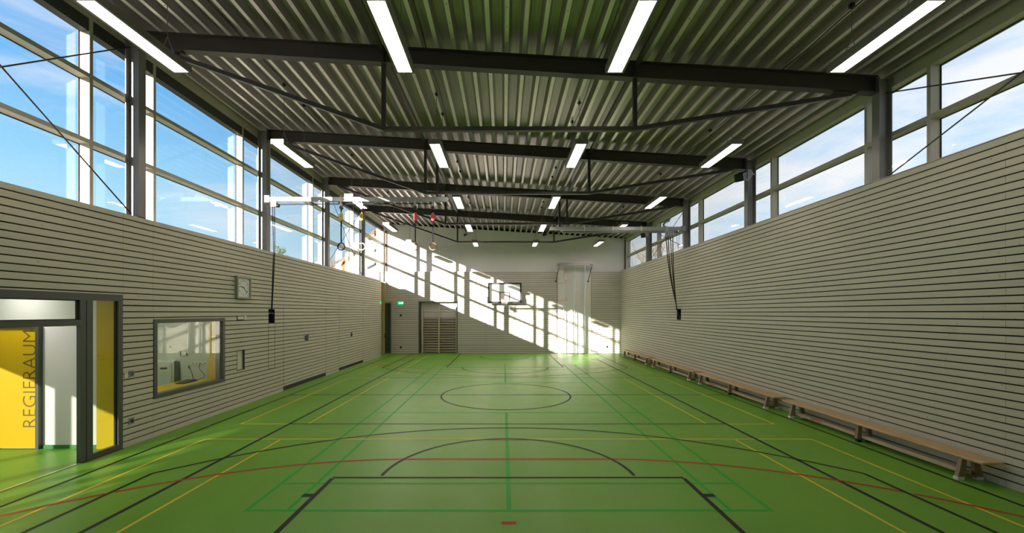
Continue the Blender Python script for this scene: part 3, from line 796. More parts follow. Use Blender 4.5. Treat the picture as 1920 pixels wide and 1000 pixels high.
# overlap screws
for jx in range(-7, 8):
    sx = prof[0][0] + P_ * 3 * jx + P_ * 24 + 0.035
    if abs(sx) > 7: continue
    yy = 3.0
    while yy < 23:
        w.box(sx - 0.006, sx + 0.006, yy - 0.008, yy + 0.008, zroof(sx) - 0.004, zroof(sx) + 0.002, 1); yy += 0.42
struct(w.build('ceiling', ['deck', 'clip', 'deck_perforated_shaded', 'deck_web_shaded']))
w = MB(); w.prism([(-7.45, zroof(-7.45) + 0.15), (7.45, zroof(7.45) + 0.15), (7.45, zroof(7.45) + 0.5), (-7.45, zroof(-7.45) + 0.5)], 'Y', yd0 - 0.2, yd1 + 0.05)
w.prism([(-7.2, zroof(-7.2) + 0.002), (7.2, zroof(7.2) + 0.002), (7.2, zroof(7.2) + 0.15), (-7.2, zroof(-7.2) + 0.15)], 'Y', YBW + 0.03, YBW + 0.1)
w.prism([(-7.2, zroof(-7.2) + 0.002), (7.2, zroof(7.2) + 0.002), (7.2, zroof(7.2) + 0.15), (-7.2, zroof(-7.2) + 0.15)], 'Y', YF - 0.15, YF - 0.05)
w.prism([(-7.45, zroof(-7.45) - 0.2), (7.45, zroof(7.45) - 0.2), (7.45, zroof(7.45) + 0.15), (-7.45, zroof(-7.45) + 0.15)], 'Y', yd1, yd1 + 0.05)
struct(w.build('ceiling_roof_slab', 'gap'))
w = MB()
for x in (-7.42, 7.36): w.box(x, x + 0.06, yd0, yd1, zroof(x) - 0.05, zroof(x) + 0.16)
struct(w.build('trim_7', 'steel'))

# ------------------------------------------------------------------ clerestory windows
wn_count = [1]
def clerestory(side, y0, y1, first_mull, blind):
    if side == 'L': xi, xo, zs, trs, ztop = MLI, MLO, ZL, ((5.124, 5.195), (6.217, 6.288)), zroof(-7.0)
    else: xi, xo, zs, trs, ztop = MRI, MRO, ZR, ((5.505, 5.58),), zroof(7.1)
    sg = -1 if side == 'L' else 1
    wn_count[0] += 1
    w = MB()
    zt = 7.20 if side == 'L' else 6.39                  # underside of the head rail
    if first_mull: w.box(xi, xo, y0 - 0.06, y0, zs + 0.012, ztop + 0.1)
    w.box(xi, xo, y0, y1, zt, ztop + 0.10)
    w.box(xi + sg * 0.05, xo, y0, y1, zs + 0.012, zs + 0.03)
    for a, b in trs: w.box(xi, xo, y0, y1, a, b)
    # black glazing gaskets along the outer edge
    zl = [zs + 0.03] + [v for t in trs for v in t] + [zt]
    gx0, gx1 = xo - sg * 0.012, xo - sg * 0.0
    for a, b in zip(zl[0::2], zl[1::2]):
        w.box(gx0, gx1, y0, y0 + 0.016, a, b, 1); w.box(gx0, gx1, y1 - 0.016, y1, a, b, 1)
        w.box(gx0, gx1, y0 + 0.016, y1 - 0.016, a, a + 0.014, 1); w.box(gx0, gx1, y0 + 0.016, y1 - 0.016, b - 0.014, b, 1)
    o = struct(w.build('window_%d' % wn_count[0], ['mull', 'seal']))
    gx = xo + sg * 0.008
    for a, b in zip(zl[0::2], zl[1::2]):
        g = MB(); g.box(gx, gx + sg * 0.008, y0 - 0.01, y1 + 0.01, a - 0.01, b + 0.01); g.build('pane', 'glass', o)
    if blind and y1 - y0 > 0.3:
        g = MB(); g.box(xo - sg * 0.015, xi + sg * 0.012, y0 + 0.004, y1 - 0.004, 6.985, 7.196); g.build('blind_box', 'blind', o)
for side, dB, dC in (('L', 0.60, -0.655), ('R', 0.47, -0.72)):
    ypos = []
    for kk in range(-2, 5):
        yc = Y0 + BAY * kk
        if yc + dC > YF + 0.1 and kk < 4: ypos.append(yc + dC)
        ypos.append(yc + dB)
    ypos = [y for y in ypos if YF + 0.1 < y < YBW - 0.1]
    st = [YF + 0.06] + [y + 0.06 for y in ypos]; en = ypos + [YBW - 0.145]
    for a, b in zip(st, en): clerestory(side, a, b, True, side == 'L')
    w = MB(); xi, xo, zs = (MLI, MLO, ZL) if side == 'L' else (MRI, MRO, ZR)
    w.box(xi, xo, YBW - 0.145, YBW - 0.08, zs + 0.012, zroof(xi) + 0.05); struct(w.build('trim_%d' % (8 if side == 'L' else 9), 'mull'))

# ------------------------------------------------------------------ steel columns
ordn = ['outermost', 'nearest visible', 'second visible', 'third visible', 'farthest']
for i, yc in enumerate(COLS):
    for side in ('left', 'right'):
        if side == 'left': x0, x1, zb = -6.545, -6.79, ZL + 0.012; xt = -6.66
        else: x0, x1, zb = 6.745, 6.98, ZR + 0.012; xt = 6.86
        b = MB(); zt = zroof(xt) - 0.0
        b.ibeam(((x0 + x1) / 2, yc, zb), ((x0 + x1) / 2, yc, zt - 0.02), abs(x1 - x0), 0.15, 0.016, 0.012, up=(1, 0, 0))
        c = thing('steel_column', '%s dark grey steel column on the %s window ledge' % (('first', 'second', 'third', 'fourth', 'fifth')[i] + (', outside the frame,' if i == 0 else ' in order of distance,'), side), 'column', ((x0 + x1) / 2, yc, zb), 'steel columns along the windows')
        b.build('shaft', 'steel_col', c)
        b = MB(); b.box(x0, x1, yc - 0.075, yc + 0.075, zb, zb + 0.012); b.build('base_plate', 'steel_col', c)

# ------------------------------------------------------------------ roof trusses
names = ['nearest roof truss, across the top of the picture', 'second roof truss back, ending over the ring rail', 'third roof truss back, above the rope rail', 'farthest roof truss, before the end wall']
PX = (-2.17, 2.38)
def truss(yc, label):
    t = thing('roof_truss', 'dark steel beam with tie rods, ' + label, 'roof truss', (0, yc, 5.65), 'roof trusses')
    xa, xb = -6.54, 6.73
    b = MB(); dp = 0.30
    b.ibeam((xa, yc, zroof(xa) - dp / 2 - 0.003), (xb, yc, zroof(xb) - dp / 2 - 0.003), dp, 0.15, 0.014, 0.010)
    for x in (-2.17, 2.38, -6.50, 6.69): b.box(x - 0.006, x + 0.006, yc - 0.068, yc + 0.068, zroof(x) - dp + 0.012, zroof(x) - 0.02)
    b.build('beam', 'steel', t)
    zt = 5.65
    b = MB(); b.bar((PX[0], yc, zt), (PX[1], yc, zt), 0.075, 0.075); b.build('bottom_tie', 'steel', t)
    for x, xe in ((PX[0], -6.10), (PX[1], 6.28)):
        b = MB(); b.bar((x, yc, zt + 0.03), (x, yc, zroof(x) - dp - 0.003), 0.07, 0.07); b.build('post', 'steel', t)
        b = MB(); b.bar((x, yc, zt), (xe, yc, zroof(xe) - dp - 0.04), 0.075, 0.075); b.build('diagonal_tie', 'steel', t)
        b = MB(); sg = -1 if x < 0 else 1
        b.prism([(xe - sg * 0.30, zroof(xe) - dp - 0.004), (xe + sg * 0.12, zroof(xe) - dp - 0.006), (xe + sg * 0.10, zroof(xe) - dp - 0.045), (xe - sg * 0.05, zroof(xe) - dp - 0.07), (xe - sg * 0.30, zroof(xe) - dp - 0.05)], 'Y', yc - 0.05, yc + 0.05)
        b.build('end_bracket', 'steel', t)
    return t
for yc, nm in zip(COLS[1:], names): truss(yc, nm)

# longitudinal struts between the trusses
for x, nm in ((-2.17, 'left'), (2.38, 'right')):
    for i in range(5):
        ya = COLS[0] + BAY * i + 0.08 if i else 0.0
        ya, yb = (COLS[i] + 0.09, COLS[i] + BAY - 0.09)
        if i == 4: yb = YBW - 0.01
        b = MB(); b.bar((x, ya, zroof(x) - 0.10), (x, yb, zroof(x) - 0.10), 0.07, 0.07)
        place = ('in front of the nearest truss', 'between the nearest and second trusses', 'between the second and third trusses', 'between the third and farthest trusses', 'between the farthest truss and end wall')[i]
        tag(recenter(b.build('roof_strut', 'steel')), 'dark roof strut on the %s %s' % (nm, place), 'strut', 'struts under the roof deck')

# cross bracing rods in the window bays
for side, xr in (('left', -6.675), ('right', 6.865)):
    for ya, yb, where in ((COLS[0], COLS[1], 'before the nearest column'), (COLS[3], COLS[4], 'in the rear window bay')):
        zb = (ZL if side == 'left' else ZR) + 0.06; zt = zroof(xr) - 0.32
        c = thing('cross_brace', 'thin dark crossed bracing rods on the %s windows %s' % (side, where), 'bracing', (xr, (ya + yb) / 2, zb))
        for s_, (z0, z1) in ((-0.012, (zb, zt)), (0.012, (zt, zb))):
            b = MB(); b.tube([(xr + s_, ya + 0.09, z0), (xr + s_, yb - 0.09, z1)], 0.011, 8); b.build('rod', 'steel', c, smooth=True)

# ------------------------------------------------------------------ pendant lamps
LZ, LLEN, LW = 5.87, 1.46, 0.27
rows = [(-4.75, 'row beside the left windows'), (-1.45, 'left middle row'), (1.64, 'right middle row'), (4.92, 'row beside the right windows')]
dist = ['nearest', 'second nearest', 'middle', 'second farthest', 'farthest']
def make_lamp(x, yc, label):
    c = thing('pendant_lamp', label, 'lamp', (x, yc, LZ), 'pendant lamps under the roof')
    y0, y1, h = yc - LLEN / 2, yc + LLEN / 2, 0.10
    b = MB(); a = LW / 2
    b.box(x - a, x - a + 0.012, y0, y1, LZ, LZ + h); b.box(x + a - 0.012, x + a, y0, y1, LZ, LZ + h)
    b.box(x - a + 0.012, x + a - 0.012, y0, y0 + 0.012, LZ, LZ + h); b.box(x - a + 0.012, x + a - 0.012, y1 - 0.012, y1, LZ, LZ + h)
    b.box(x - a + 0.012, x + a - 0.012, y0 + 0.012, y1 - 0.012, LZ + h - 0.012, LZ + h)
    b.build('housing', 'lamp_body', c)
    b = MB(); b.box(x - a + 0.034, x + a - 0.034, y0 + 0.026, y1 - 0.026, LZ + 0.006, LZ + 0.03); b.build('light_panel', 'lamp_face', c)
    b = MB(); b.box(x - a + 0.012, x - a + 0.034, y0 + 0.012, y1 - 0.012, LZ + 0.001, LZ + 0.02); b.box(x + a - 0.034, x + a - 0.012, y0 + 0.012, y1 - 0.012, LZ + 0.001, LZ + 0.02); b.box(x - a + 0.034, x + a - 0.034, y0 + 0.012, y0 + 0.026, LZ + 0.001, LZ + 0.02); b.box(x - a + 0.034, x + a - 0.034, y1 - 0.026, y1 - 0.012, LZ + 0.001, LZ + 0.02); b.build('rim', 'lamp_body', c)
    for yy in (y0 + 0.28, y1 - 0.28):
        zt = zroof(x); b = MB(); za = LZ + h
        for s_ in (-1, 1): b.tube([(x + s_ * 0.10, yy, za), (x, yy, za + 0.26)], 0.005, 6)
        n = 8                                                # chain links as a beaded wire
        b.tube([(x + 0.004 * (-1) ** i, yy, za + 0.26 + (zt - za - 0.30) * i / n) for i in range(n + 1)], 0.0055, 6)
        b.build('suspension', 'wire', c)
        b = MB(); b.box(x - 0.02, x + 0.02, yy - 0.03, yy + 0.03, zt - 0.06, zt - 0.001); b.tube([(x - 0.05, yy, zt - 0.02), (x, yy, zt - 0.075), (x + 0.05, yy, zt - 0.02)], 0.008, 6); b.build('ceiling_clip', 'clip', c)
    return c
for x, rn in rows:
    first = None
    for i in range(5):
        yc = 5.43 + BAY * i
        lab = 'long white glowing pendant lamp, %s in the %s' % (dist[i], rn)
        if first is None: first = make_lamp(x, yc, lab)
        else: dup(first, (x, yc, LZ), lab)

for x, rn in rows:
    x0 = x + 0.075
    b = MB(); b.tube([(x0 + 0.012 * math.sin(i * 1.7), 3.6 + i * 0.65, zroof(x0) - 0.018 - 0.012 * (i % 2)) for i in range(30)], 0.009, 6)
    tag(recenter(b.build('supply_cable', 'clip', smooth=True)), 'thin black supply cable under the roof deck along the lamp ' + rn, 'cable', 'supply cables of the lamps')

# ------------------------------------------------------------------ ring rail on the left, with four rings
RY = 11.40
c = thing('ring_rail', 'silver ceiling rail for the gymnastic rings, near the left windows', 'gym rail', (-4.0, RY, 5.355))
b = MB(); b.box(-6.40, -1.52, RY - 0.04, RY + 0.04, 5.36, 5.485); b.build('beam', 'alu', c, bevel=0.006)
b = MB(); b.bar((-1.83, RY + 0.10, 5.40), (-1.83, RY + 0.10, zroof(-1.83) - 0.31), 0.07, 0.07); b.box(-1.87, -1.79, RY + 0.04, RY + 0.10, 5.37, 5.47); b.box(-1.95, -1.71, RY + 0.03, RY + 0.17, zroof(-1.83) - 0.318, zroof(-1.83) - 0.305); b.build('hanger_post', 'steel', c)
b = MB(); b.box(-6.52, -6.40, RY - 0.06, RY + 0.07, 5.34, 5.52)
for xx in (-6.50, -6.42, -6.33, -6.26): b.tube([(xx, RY, 5.485), (xx, RY, 5.54)], 0.012, 8)
b.build('wall_bracket', 'alu', c)
b = MB(); b.box(-6.36, -6.20, RY - 0.055, RY + 0.055, 5.22, 5.358); b.build('pulley_housing', 'foot', c, bevel=0.02)
b = MB(); b.tube([(-6.19, RY - 0.03, 5.26), (-6.19, RY + 0.03, 5.26)], 0.055, 16); b.build('pulley_wheel', 'black', c, smooth=True)
b = MB(); b.box(-4.39, -4.27, RY - 0.0415, RY - 0.040, 5.40, 5.44); b.build('red_badge', 'red_paint', c)
b = MB()
for dz in (0, 0.022): b.tube([(-6.18, RY, 5.30 - dz), (-4.47, RY, 5.315 - dz), (-1.90, RY, 5.325 - dz)], 0.008, 6)
b.build('running_rope', 'rope', c)
def gym_ring(x, grip, ring, label, rz):
    c = thing('gymnastic_ring', label, 'gymnastic ring', (x, RY, rz - 0.11), 'gymnastic rings on the silver rail')
    b = MB(); b.box(x - 0.014, x + 0.014, RY - 0.055, RY - 0.041, 5.26, 5.52); b.box(x - 0.045, x + 0.045, RY - 0.045, RY + 0.03, 5.235, 5.31); b.build('pulley', 'alu', c, bevel=0.004)
    b = MB(); b.tube([(x, RY - 0.045, 5.19), (x, RY + 0.03, 5.19)], 0.045, 12); b.build('pulley_wheel', 'black', c)
    b = MB(); b.bar((x, RY - 0.02, rz + 0.10), (x, RY - 0.02, 5.18), 0.030, 0.012, up=(0, 1, 0)); b.build('strap', 'strap', c)
    b = MB(); b.prism([(x - 0.05, 4.86), (x - 0.01, 4.82), (x + 0.05, 4.85), (x + 0.055, 5.00), (x + 0.02, 5.07), (x - 0.045, 5.02)], 'Y', RY - 0.06, RY - 0.032); b.build('strap_grip', grip, c, bevel=0.006)
    b = MB(); b.ring((x, RY - 0.02, rz), 0.095, 0.0155, 'Y'); b.build('ring', ring, c, smooth=True)
gym_ring(-4.44, 'yellow_grip', 'strap', 'leftmost gymnastic ring, dark against the sky, strap with ochre buckle', 4.13)
gym_ring(-3.88, 'yellow_grip', 'ring_pale', 'pale gymnastic ring before a column, strap with bright yellow buckle', 4.13)
gym_ring(-2.41, 'red_grip', 'ring_wood', 'reddish gymnastic ring, second from the right, strap with red buckle', 4.13)
gym_ring(-1.93, 'red_grip', 'ring_wood', 'rightmost reddish gymnastic ring beside the hanger post, red strap buckle', 4.13)
c = thing('hoist_rope', 'pair of dark blue pull ropes hanging from the ring rail to the wall box', 'rope', (-6.42, 11.5, 2.25))
for yy, xx in ((11.44, -6.33), (11.44, -6.275)):
    b = MB(); b.tube([(xx, RY, 5.22), (xx * 0.6 + 0.4 * (XL + 0.06), 11.55, 4.0), (XL + 0.035, 11.66 + (xx + 6.28) * 0.6, 2.44), (XL - 0.01, 11.70 + (xx + 6.28) * 0.6, 2.30)], 0.012, 8); b.build('rope', 'rope', c, smooth=True)
c = thing('hoist_box', 'black recessed box on left wall where the ring ropes end', 'wall box', (XL - 0.05, 11.70, 2.02))
y0, y1, z0, z1 = HOIST
b = MB(); b.box(XL - 0.12, XL - 0.13, y0 + .003, y1 - .003, z0 + .003, z1 - .003); b.box(XL, XL - 0.12, y0 + .003, y0 + 0.014, z0 + .003, z1 - .003); b.box(XL, XL - 0.12, y1 - 0.014, y1 - .003, z0 + .003, z1 - .003); b.box(XL, XL - 0.12, y0 + .014, y1 - .014, z0 + .003, z0 + 0.012); b.build('box', 'black', c)
b = MB(); b.tube([(XL - 0.04, y0 + 0.02, z1 - 0.12), (XL - 0.04, y1 - 0.02, z1 - 0.12)], 0.014, 8); b.build('cleat_bar', 'alu', c)
b = MB(); b.box(XL + 0.0, XL + 0.004, y0, y1, 0.75, 0.754); b.box(XL, XL + 0.004, y0 - 0.003, y0 + 0.003, 0.75, z0); b.box(XL, XL + 0.004, y1 - 0.003, y1 + 0.003, 0.75, z0)
b.build('flap_joint', 'gap', c)

# ------------------------------------------------------------------ climbing rope rail on the right
QY = 15.42
c = thing('climbing_rope_rail', 'double silver rail for climbing ropes below the third roof truss', 'gym rail', (4.2, QY, 5.38))
for y_, xa in ((QY, 1.72), (QY + 0.5, 2.25)):
    b = MB(); b.box(xa, 6.66, y_ - 0.035, y_ + 0.035, 5.37, 5.50); b.build('beam', 'alu', c, bevel=0.006)
b = MB()
for xx in (3.0, 4.05, 5.1, 6.05): b.box(xx - 0.015, xx + 0.015, QY - 0.045, QY + 0.545, 5.50, 5.525); b.box(xx - 0.015, xx + 0.015, QY - 0.046, QY - 0.036, 5.34, 5.525)
b.build('cross_strap', 'foot', c)
b = MB(); b.bar((2.09, QY + 0.09, 5.40), (2.09, QY + 0.09, zroof(2.09) - 0.31), 0.08, 0.08); b.build('hanger_post', 'steel', c)
b = MB(); b.box(6.60, 6.74, QY - 0.06, QY + 0.10, 5.34, 5.53); b.build('wall_bracket', 'alu', c)
b = MB(); b.tube([(5.97, QY, 5.50), (5.93, QY, 5.58), (6.0, QY, 5.68), (6.12, QY, 5.72), (6.16, QY, 5.82)], 0.045, 10); b.build('end_guide', 'alu', c, smooth=True)
lab = ['leftmost of four dark climbing ropes drawn to the right wall', 'second from left of the four bundled climbing ropes', 'third from left of the four bundled climbing ropes', 'rightmost of four dark climbing ropes drawn to the right wall']
for i in range(4):
    x0 = 6.02 + 0.085 * i
    c = thing('climbing_rope', lab[i], 'rope', (x0, QY, 2.2), 'climbing ropes bundled on the right')
    b = MB(); b.box(x0 - 0.03, x0 + 0.03, QY - 0.04, QY + 0.04, 5.13, 5.36); b.tube([(x0, QY - 0.06, 5.18), (x0, QY + 0.06, 5.18)], 0.035, 12); b.build('carrier', 'alu', c, bevel=0.004)
    xe = 6.655 + 0.0 * i; ye = 15.93 - 0.03 * i
    b = MB(); pts = []
    for j in range(13):
        u = j / 12; z = 5.16 + (2.43 - 5.16) * u
        bow = 0.10 * math.sin(math.pi * u)
        pts.append((x0 + (xe - 0.02 * i - x0) * u - bow * (0.7 if i < 2 else 0.4), QY + (ye - QY) * u, z))
    pts += [(xe + 0.01, ye, 2.30), (xe + 0.06, ye - 0.005, 2.15)]
    b.tube(pts, 0.0175, 8); b.build('rope', 'hemp', c, smooth=True)
c = thing('pull_chain', 'thin looped chain hanging from the rope rail before the right windows', 'chain', (6.33, QY, 4.75))
b = MB(); pts = []
for j in range(17):
    u = j / 16; pts.append((6.42 + 0.10 * u + 0.004 * (-1) ** j, QY, 5.36 - 0.62 * math.sin(math.pi * u) ** 0.7))
b.tube(pts, 0.006, 6); b.build('chain', 'steel', c)
c = thing('rope_box', 'black recessed box on right wall holding the climbing rope ends', 'wall box', (XR + 0.05, 15.89, 2.04))
b = MB(); b.box(XR + 0.125, XR + 0.135, 15.705, 16.075, 2.045, 2.445); b.box(XR, XR + 0.125, 15.705, 15.715, 2.045, 2.445); b.box(XR, XR + 0.125, 16.065, 16.075, 2.045, 2.445); b.box(XR, XR + 0.125, 15.715, 16.065, 2.045, 2.055); b.build('box', 'black', c)
b = MB(); b.tube([(XR + 0.07, 15.72, 2.12), (XR + 0.07, 16.06, 2.12)], 0.012, 8); b.build('cleat_bar', 'grey_plastic', c)

# ------------------------------------------------------------------ loudspeakers and sensors
c = thing('loudspeaker', 'black loudspeaker with grey bracket at the top of the second right column', 'loudspeaker', (6.5, 11.3, 5.9))
b = MB(); b.bar((6.25, 11.05, 5.90), (6.54, 11.30, 6.06), 0.22, 0.20); b.build('cabinet', 'black', c, bevel=0.012)
b = MB(); b.prism([(6.46, 6.05), (6.52, 5.92), (6.58, 5.86), (6.68, 5.98), (6.72, 6.10), (6.66, 6.18), (6.56, 6.16)], 'Y', 11.18, 11.23); b.build('side_plate', 'speaker_grey', c, bevel=0.006)
b = MB(); b.bar((6.60, 11.25, 6.05), (6.742, 11.50, 6.05), 0.05, 0.05); b.box(6.56, 6.74, 11.165, 11.18, 6.02, 6.065); b.build('arm', 'speaker_grey', c)
c = thing('loudspeaker', 'small black loudspeaker at the top of the farthest right column', 'loudspeaker', (6.6, 19.4, 5.9))
b = MB(); b.bar((6.42, 19.15, 5.86), (6.66, 19.40, 6.0), 0.22, 0.20); b.build('cabinet', 'black', c, bevel=0.012)
b = MB(); b.bar((6.62, 19.38, 5.98), (6.742, 19.6, 5.98), 0.05, 0.05); b.build('arm', 'speaker_grey', c)
for x, nm in ((-2.12, 'left'), (2.30, 'right')):
    c = thing('motion_sensor', 'small black sensor under the roof before the end wall, %s of centre' % nm, 'sensor', (x, 23.3, 6.55))
    b = MB(); b.tube([(x, 23.3, 6.72), (x, 23.3, zroof(x))], 0.015, 8); b.build('stem', 'black', c)
    b = MB(); b.box(x - 0.11, x + 0.11, 23.24, 23.36, 6.66, 6.72); b.tube([(x - 0.05, 23.3, 6.66), (x - 0.05, 23.3, 6.60)], 0.05, 12); b.build('head', 'black', c, bevel=0.01)

# ------------------------------------------------------------------ basketball hoop on the end wall
HX = 0.07; BY = 23.30
c = thing('basketball_hoop', 'basketball backboard with orange rim on the end wall', 'basketball hoop', (HX, 23.5, 2.80))
b = MB(); b.box(HX - 0.9, HX + 0.9, BY, BY + 0.03, 2.90, 3.95); bb = b.build('backboard', 'backboard', c)
b = MB()
for a0, a1, b0, b1 in ((-0.94, 0.94, 3.90, 3.98), (-0.94, -0.855, 2.88, 3.90), (0.855, 0.94, 2.88, 3.90), (-0.855, 0.855, 2.88, 2.94)): b.box(HX + a0, HX + a1, BY - 0.006, BY + 0.034, b0, b1)
b.build('edge_frame', 'black', bb)
b = MB()
for a0, a1, b0, b1 in ((-0.295, 0.295, 3.42, 3.47), (-0.295, 0.295, 2.99, 3.04), (-0.295, -0.245, 3.04, 3.42), (0.245, 0.295, 3.04, 3.42)): b.box(HX + a0, HX + a1, BY - 0.004, BY - 0.0005, b0, b1)
b.build('target_square', 'black', bb)
b = MB(); b.box(HX - 0.97, HX + 0.97, BY - 0.02, BY + 0.05, 2.83, 2.90); b.box(HX - 0.985, HX - 0.90, BY - 0.02, BY + 0.05, 2.90, 3.22); b.box(HX + 0.90, HX + 0.985, BY - 0.02, BY + 0.05, 2.90, 3.22); b.build('edge_padding', 'black', c, bevel=0.012)
b = MB()
for s_ in (-0.55, 0.55):
    for z in (3.05, 3.75): b.tube([(HX + s_, BY + 0.03, z), (HX + s_, YB - 0.001, z)], 0.022, 10)
    b.bar((HX + s_, BY + 0.05, 3.0), (HX + s_, BY + 0.05, 3.8), 0.05, 0.03)
b.build('wall_arm', 'steel', c)
b = MB(); ry = BY - 0.15 - 0.225; b.ring((HX, ry, 3.05), 0.225, 0.010, 'Z', 32); b.box(HX - 0.06, HX + 0.06, BY - 0.15, BY - 0.004, 3.02, 3.05); b.box(HX - 0.09, HX + 0.09, BY - 0.012, BY - 0.004, 2.96, 3.08); b.build('rim', 'rim', c, smooth=False)
b = MB(); nseg = 12
for i in range(nseg):
    for dr in (1, -1):
        pts = []
        for j in range(6):
            u = j / 5; a = 2 * math.pi * (i + dr * j * 0.5) / nseg; rr = 0.222 - 0.12 * u ** 0.8
            pts.append((HX + rr * math.cos(a), ry + rr * math.sin(a), 3.045 - 0.42 * u))
        b.tube(pts, 0.006, 5)
b.build('net', 'net', c)

# ------------------------------------------------------------------ wall bars in the recess
c = thing('wall_bars', 'pale wooden wall bars with two bays in the end wall recess', 'wall bars', (-3.7, 23.9, 0))
ux = (-4.64, -3.70, -2.70)
for x in ux:
    b = MB(); b.box(x - 0.035, x + 0.035, 23.80, 23.92, 0.0, 2.62); b.build('upright', 'ash_v', c, bevel=0.008)
zr = [0.10 + 0.1435 * i for i in range(14)] + [2.36, 2.50]
for xa, xb in zip(ux[:-1], ux[1:]):
    for i, z in enumerate(zr):
        b = MB(); yy = 23.83 if i < 14 else 23.78
        b.tube([(xa + 0.03, yy, z), (xb - 0.03, yy, z)], 0.023, 10); b.build('rung', 'ash', c, smooth=True)
b = MB()
for x in ux: b.box(x - 0.03, x + 0.03, 23.76, 23.80, 2.33, 2.56)
b.build('top_block', 'ash_v', c)
b = MB(); b.box(ux[0] + 0.036, ux[2] - 0.036, 23.945, 23.96, 0.0, 2.02); b.build('backing_board', 'bar_board', c)

# ------------------------------------------------------------------ climbing poles before the white panel
w = MB(); w.box(PANEL[0], PANEL[1], YB + 0.03, YBW - 0.002, 0.0, PANEL[3]); 
p_ = thing('scale_panel', 'tall white wall panel with orange height marks behind the climbing poles', 'wall panel', (4.04, YB + 0.06, 0))
w.build('panel', 'white', p_)
b = MB(); b.box(PANEL[0] - 0.006, PANEL[0] + 0.018, YB - 0.004, YB + 0.03, 0.0, ZB); b.build('edge_strip', 'edge_brown', p_)
b = MB(); b.box(PANEL[1] - 0.02, PANEL[1] + 0.012, YB - 0.006, YB + 0.03, 0.0, ZB); b.build('edge_strip', 'olive_timber', p_)
for i in range(1, 6):
    if i < 5 or True:
        b = MB(); z = float(i) - (0.22 if i == 5 else 0)
        b.box(3.10, 3.62, YB + 0.026, YB + 0.0295, z - 0.014, z + 0.014); b.build('mark', 'mark_red', p_)
        text_mesh('numeral', str(i), 0.26, (3.50, YB + 0.0285, z + 0.03 if i < 5 else z - 0.21), ROT_BACK, 'mark_red', p_, 0.0008)
c = thing('climbing_poles', 'three vertical steel climbing poles on a frame beside the right corner', 'climbing poles', (4.0, 23.35, 0))
CYP = 23.35
for x in (3.38, 4.00, 4.58):
    b = MB(); b.tube([(x, CYP, 0.02), (x, CYP, 5.0)], 0.026, 14); b.build('pole', 'alu_tube', c, smooth=True)
b = MB(); b.bar((3.06, CYP, 5.07), (5.06, CYP, 5.07), 0.09, 0.09); b.bar((3.16, CYP, 4.97), (4.95, CYP, 4.97), 0.05, 0.05); b.build('top_beam', 'alu', c, bevel=0.006)
for x in (3.16, 5.0):
    b = MB(); b.bar((x, CYP, 5.07), (x - 0.03, YB + 0.026, 5.07), 0.06, 0.06); b.bar((x, CYP + 0.05, 5.02), (x - 0.17, YB - 0.006, 4.10), 0.025, 0.025); b.box(x - 0.22, x - 0.12, YB - 0.03, YB + 0.0, 4.06, 4.12); b.build('support_arm', 'steel', c)
b = MB(); b.box(3.2, 4.75, CYP - 0.05, CYP + 0.05, 0.0, 0.022); b.build('floor_rail', 'rust', c)

# ------------------------------------------------------------------ small fittings on the end wall
c = thing('exit_sign', 'lit green emergency exit sign on the end wall left of the wall bars', 'exit sign', (-5.87, YB - 0.03, 2.76))
b = MB(); b.box(-6.03, -5.71, YB - 0.04, YB - 0.001, 2.775, 2.945); b.build('sign_box', 'exit_green', c, bevel=0.02)
b = MB()
b.prism([(-5.95, 2.85), (-5.90, 2.90), (-5.90, 2.865), (-5.83, 2.865), (-5.83, 2.835), (-5.90, 2.835), (-5.90, 2.80)], 'Y', YB - 0.0445, YB - 0.0405)
b.box(-5.80, -5.74, YB - 0.0445, YB - 0.0405, 2.81, 2.915); b.build('pictogram', 'exit_white', c)
c = thing('exit_sign', 'tiny green sign seen edge on above the glass exit door', 'exit sign', (-6.505, 22.05, 2.77))
b = MB(); b.box(XL + 0.001, XL + 0.03, 21.98, 22.12, 2.77, 2.92); b.build('sign_box', 'exit_green', c, bevel=0.01)
for x, z, lb in ((-5.86, 2.15, 'upper small black socket left of the wall bars'), (-5.86, 0.33, 'lower small black socket left of the wall bars'), (5.93, 0.36, 'small black socket low in the sunlit right corner')):
    c = thing('wall_socket', lb, 'socket', (x, YB - 0.01, z - 0.055))
    b = MB(); b.box(x - 0.055, x + 0.055, YB - 0.014, YB - 0.001, z - 0.06, z + 0.06); b.build('cover_plate', 'black', c, bevel=0.004)
    b = MB(); b.tube([(x, YB - 0.018, z), (x, YB - 0.013, z)], 0.035, 16); b.build('outlet', 'black', c)

# exit door in the left rear corner
w = MB()
w.box(-6.898, -6.70, 23.55, 23.70, 0.0, 4.05, 0)
w.box(-6.70, -6.34, 23.48, 23.70, 2.87, 2.95, 0)
w.box(-6.82, -6.705, 23.50, 23.549, 0.0, 2.95, 0)
d4 = struct(w.build('door_4', ['olive_timber', 'frame']))
b = MB()
b.box(-6.70, -6.655, 23.50, 23.55, 0.01, 2.86); b.box(-6.42, -6.355, 23.50, 23.55, 0.01, 2.86); b.box(-6.655, -6.42, 23.50, 23.55, 2.80, 2.86); b.box(-6.655, -6.42, 23.50, 23.55, 0.01, 0.08); leaf = b.build('door_leaf', 'frame', d4)
b = MB(); b.box(-6.66, -6.415, 23.522, 23.530, 0.075, 2.805); b.build('pane', 'glass_green', leaf)
b = MB(); b.box(-6.70, -6.65, 23.42, 23.50, 0.90, 1.14); b.build('handle', 'black', leaf, bevel=0.008)

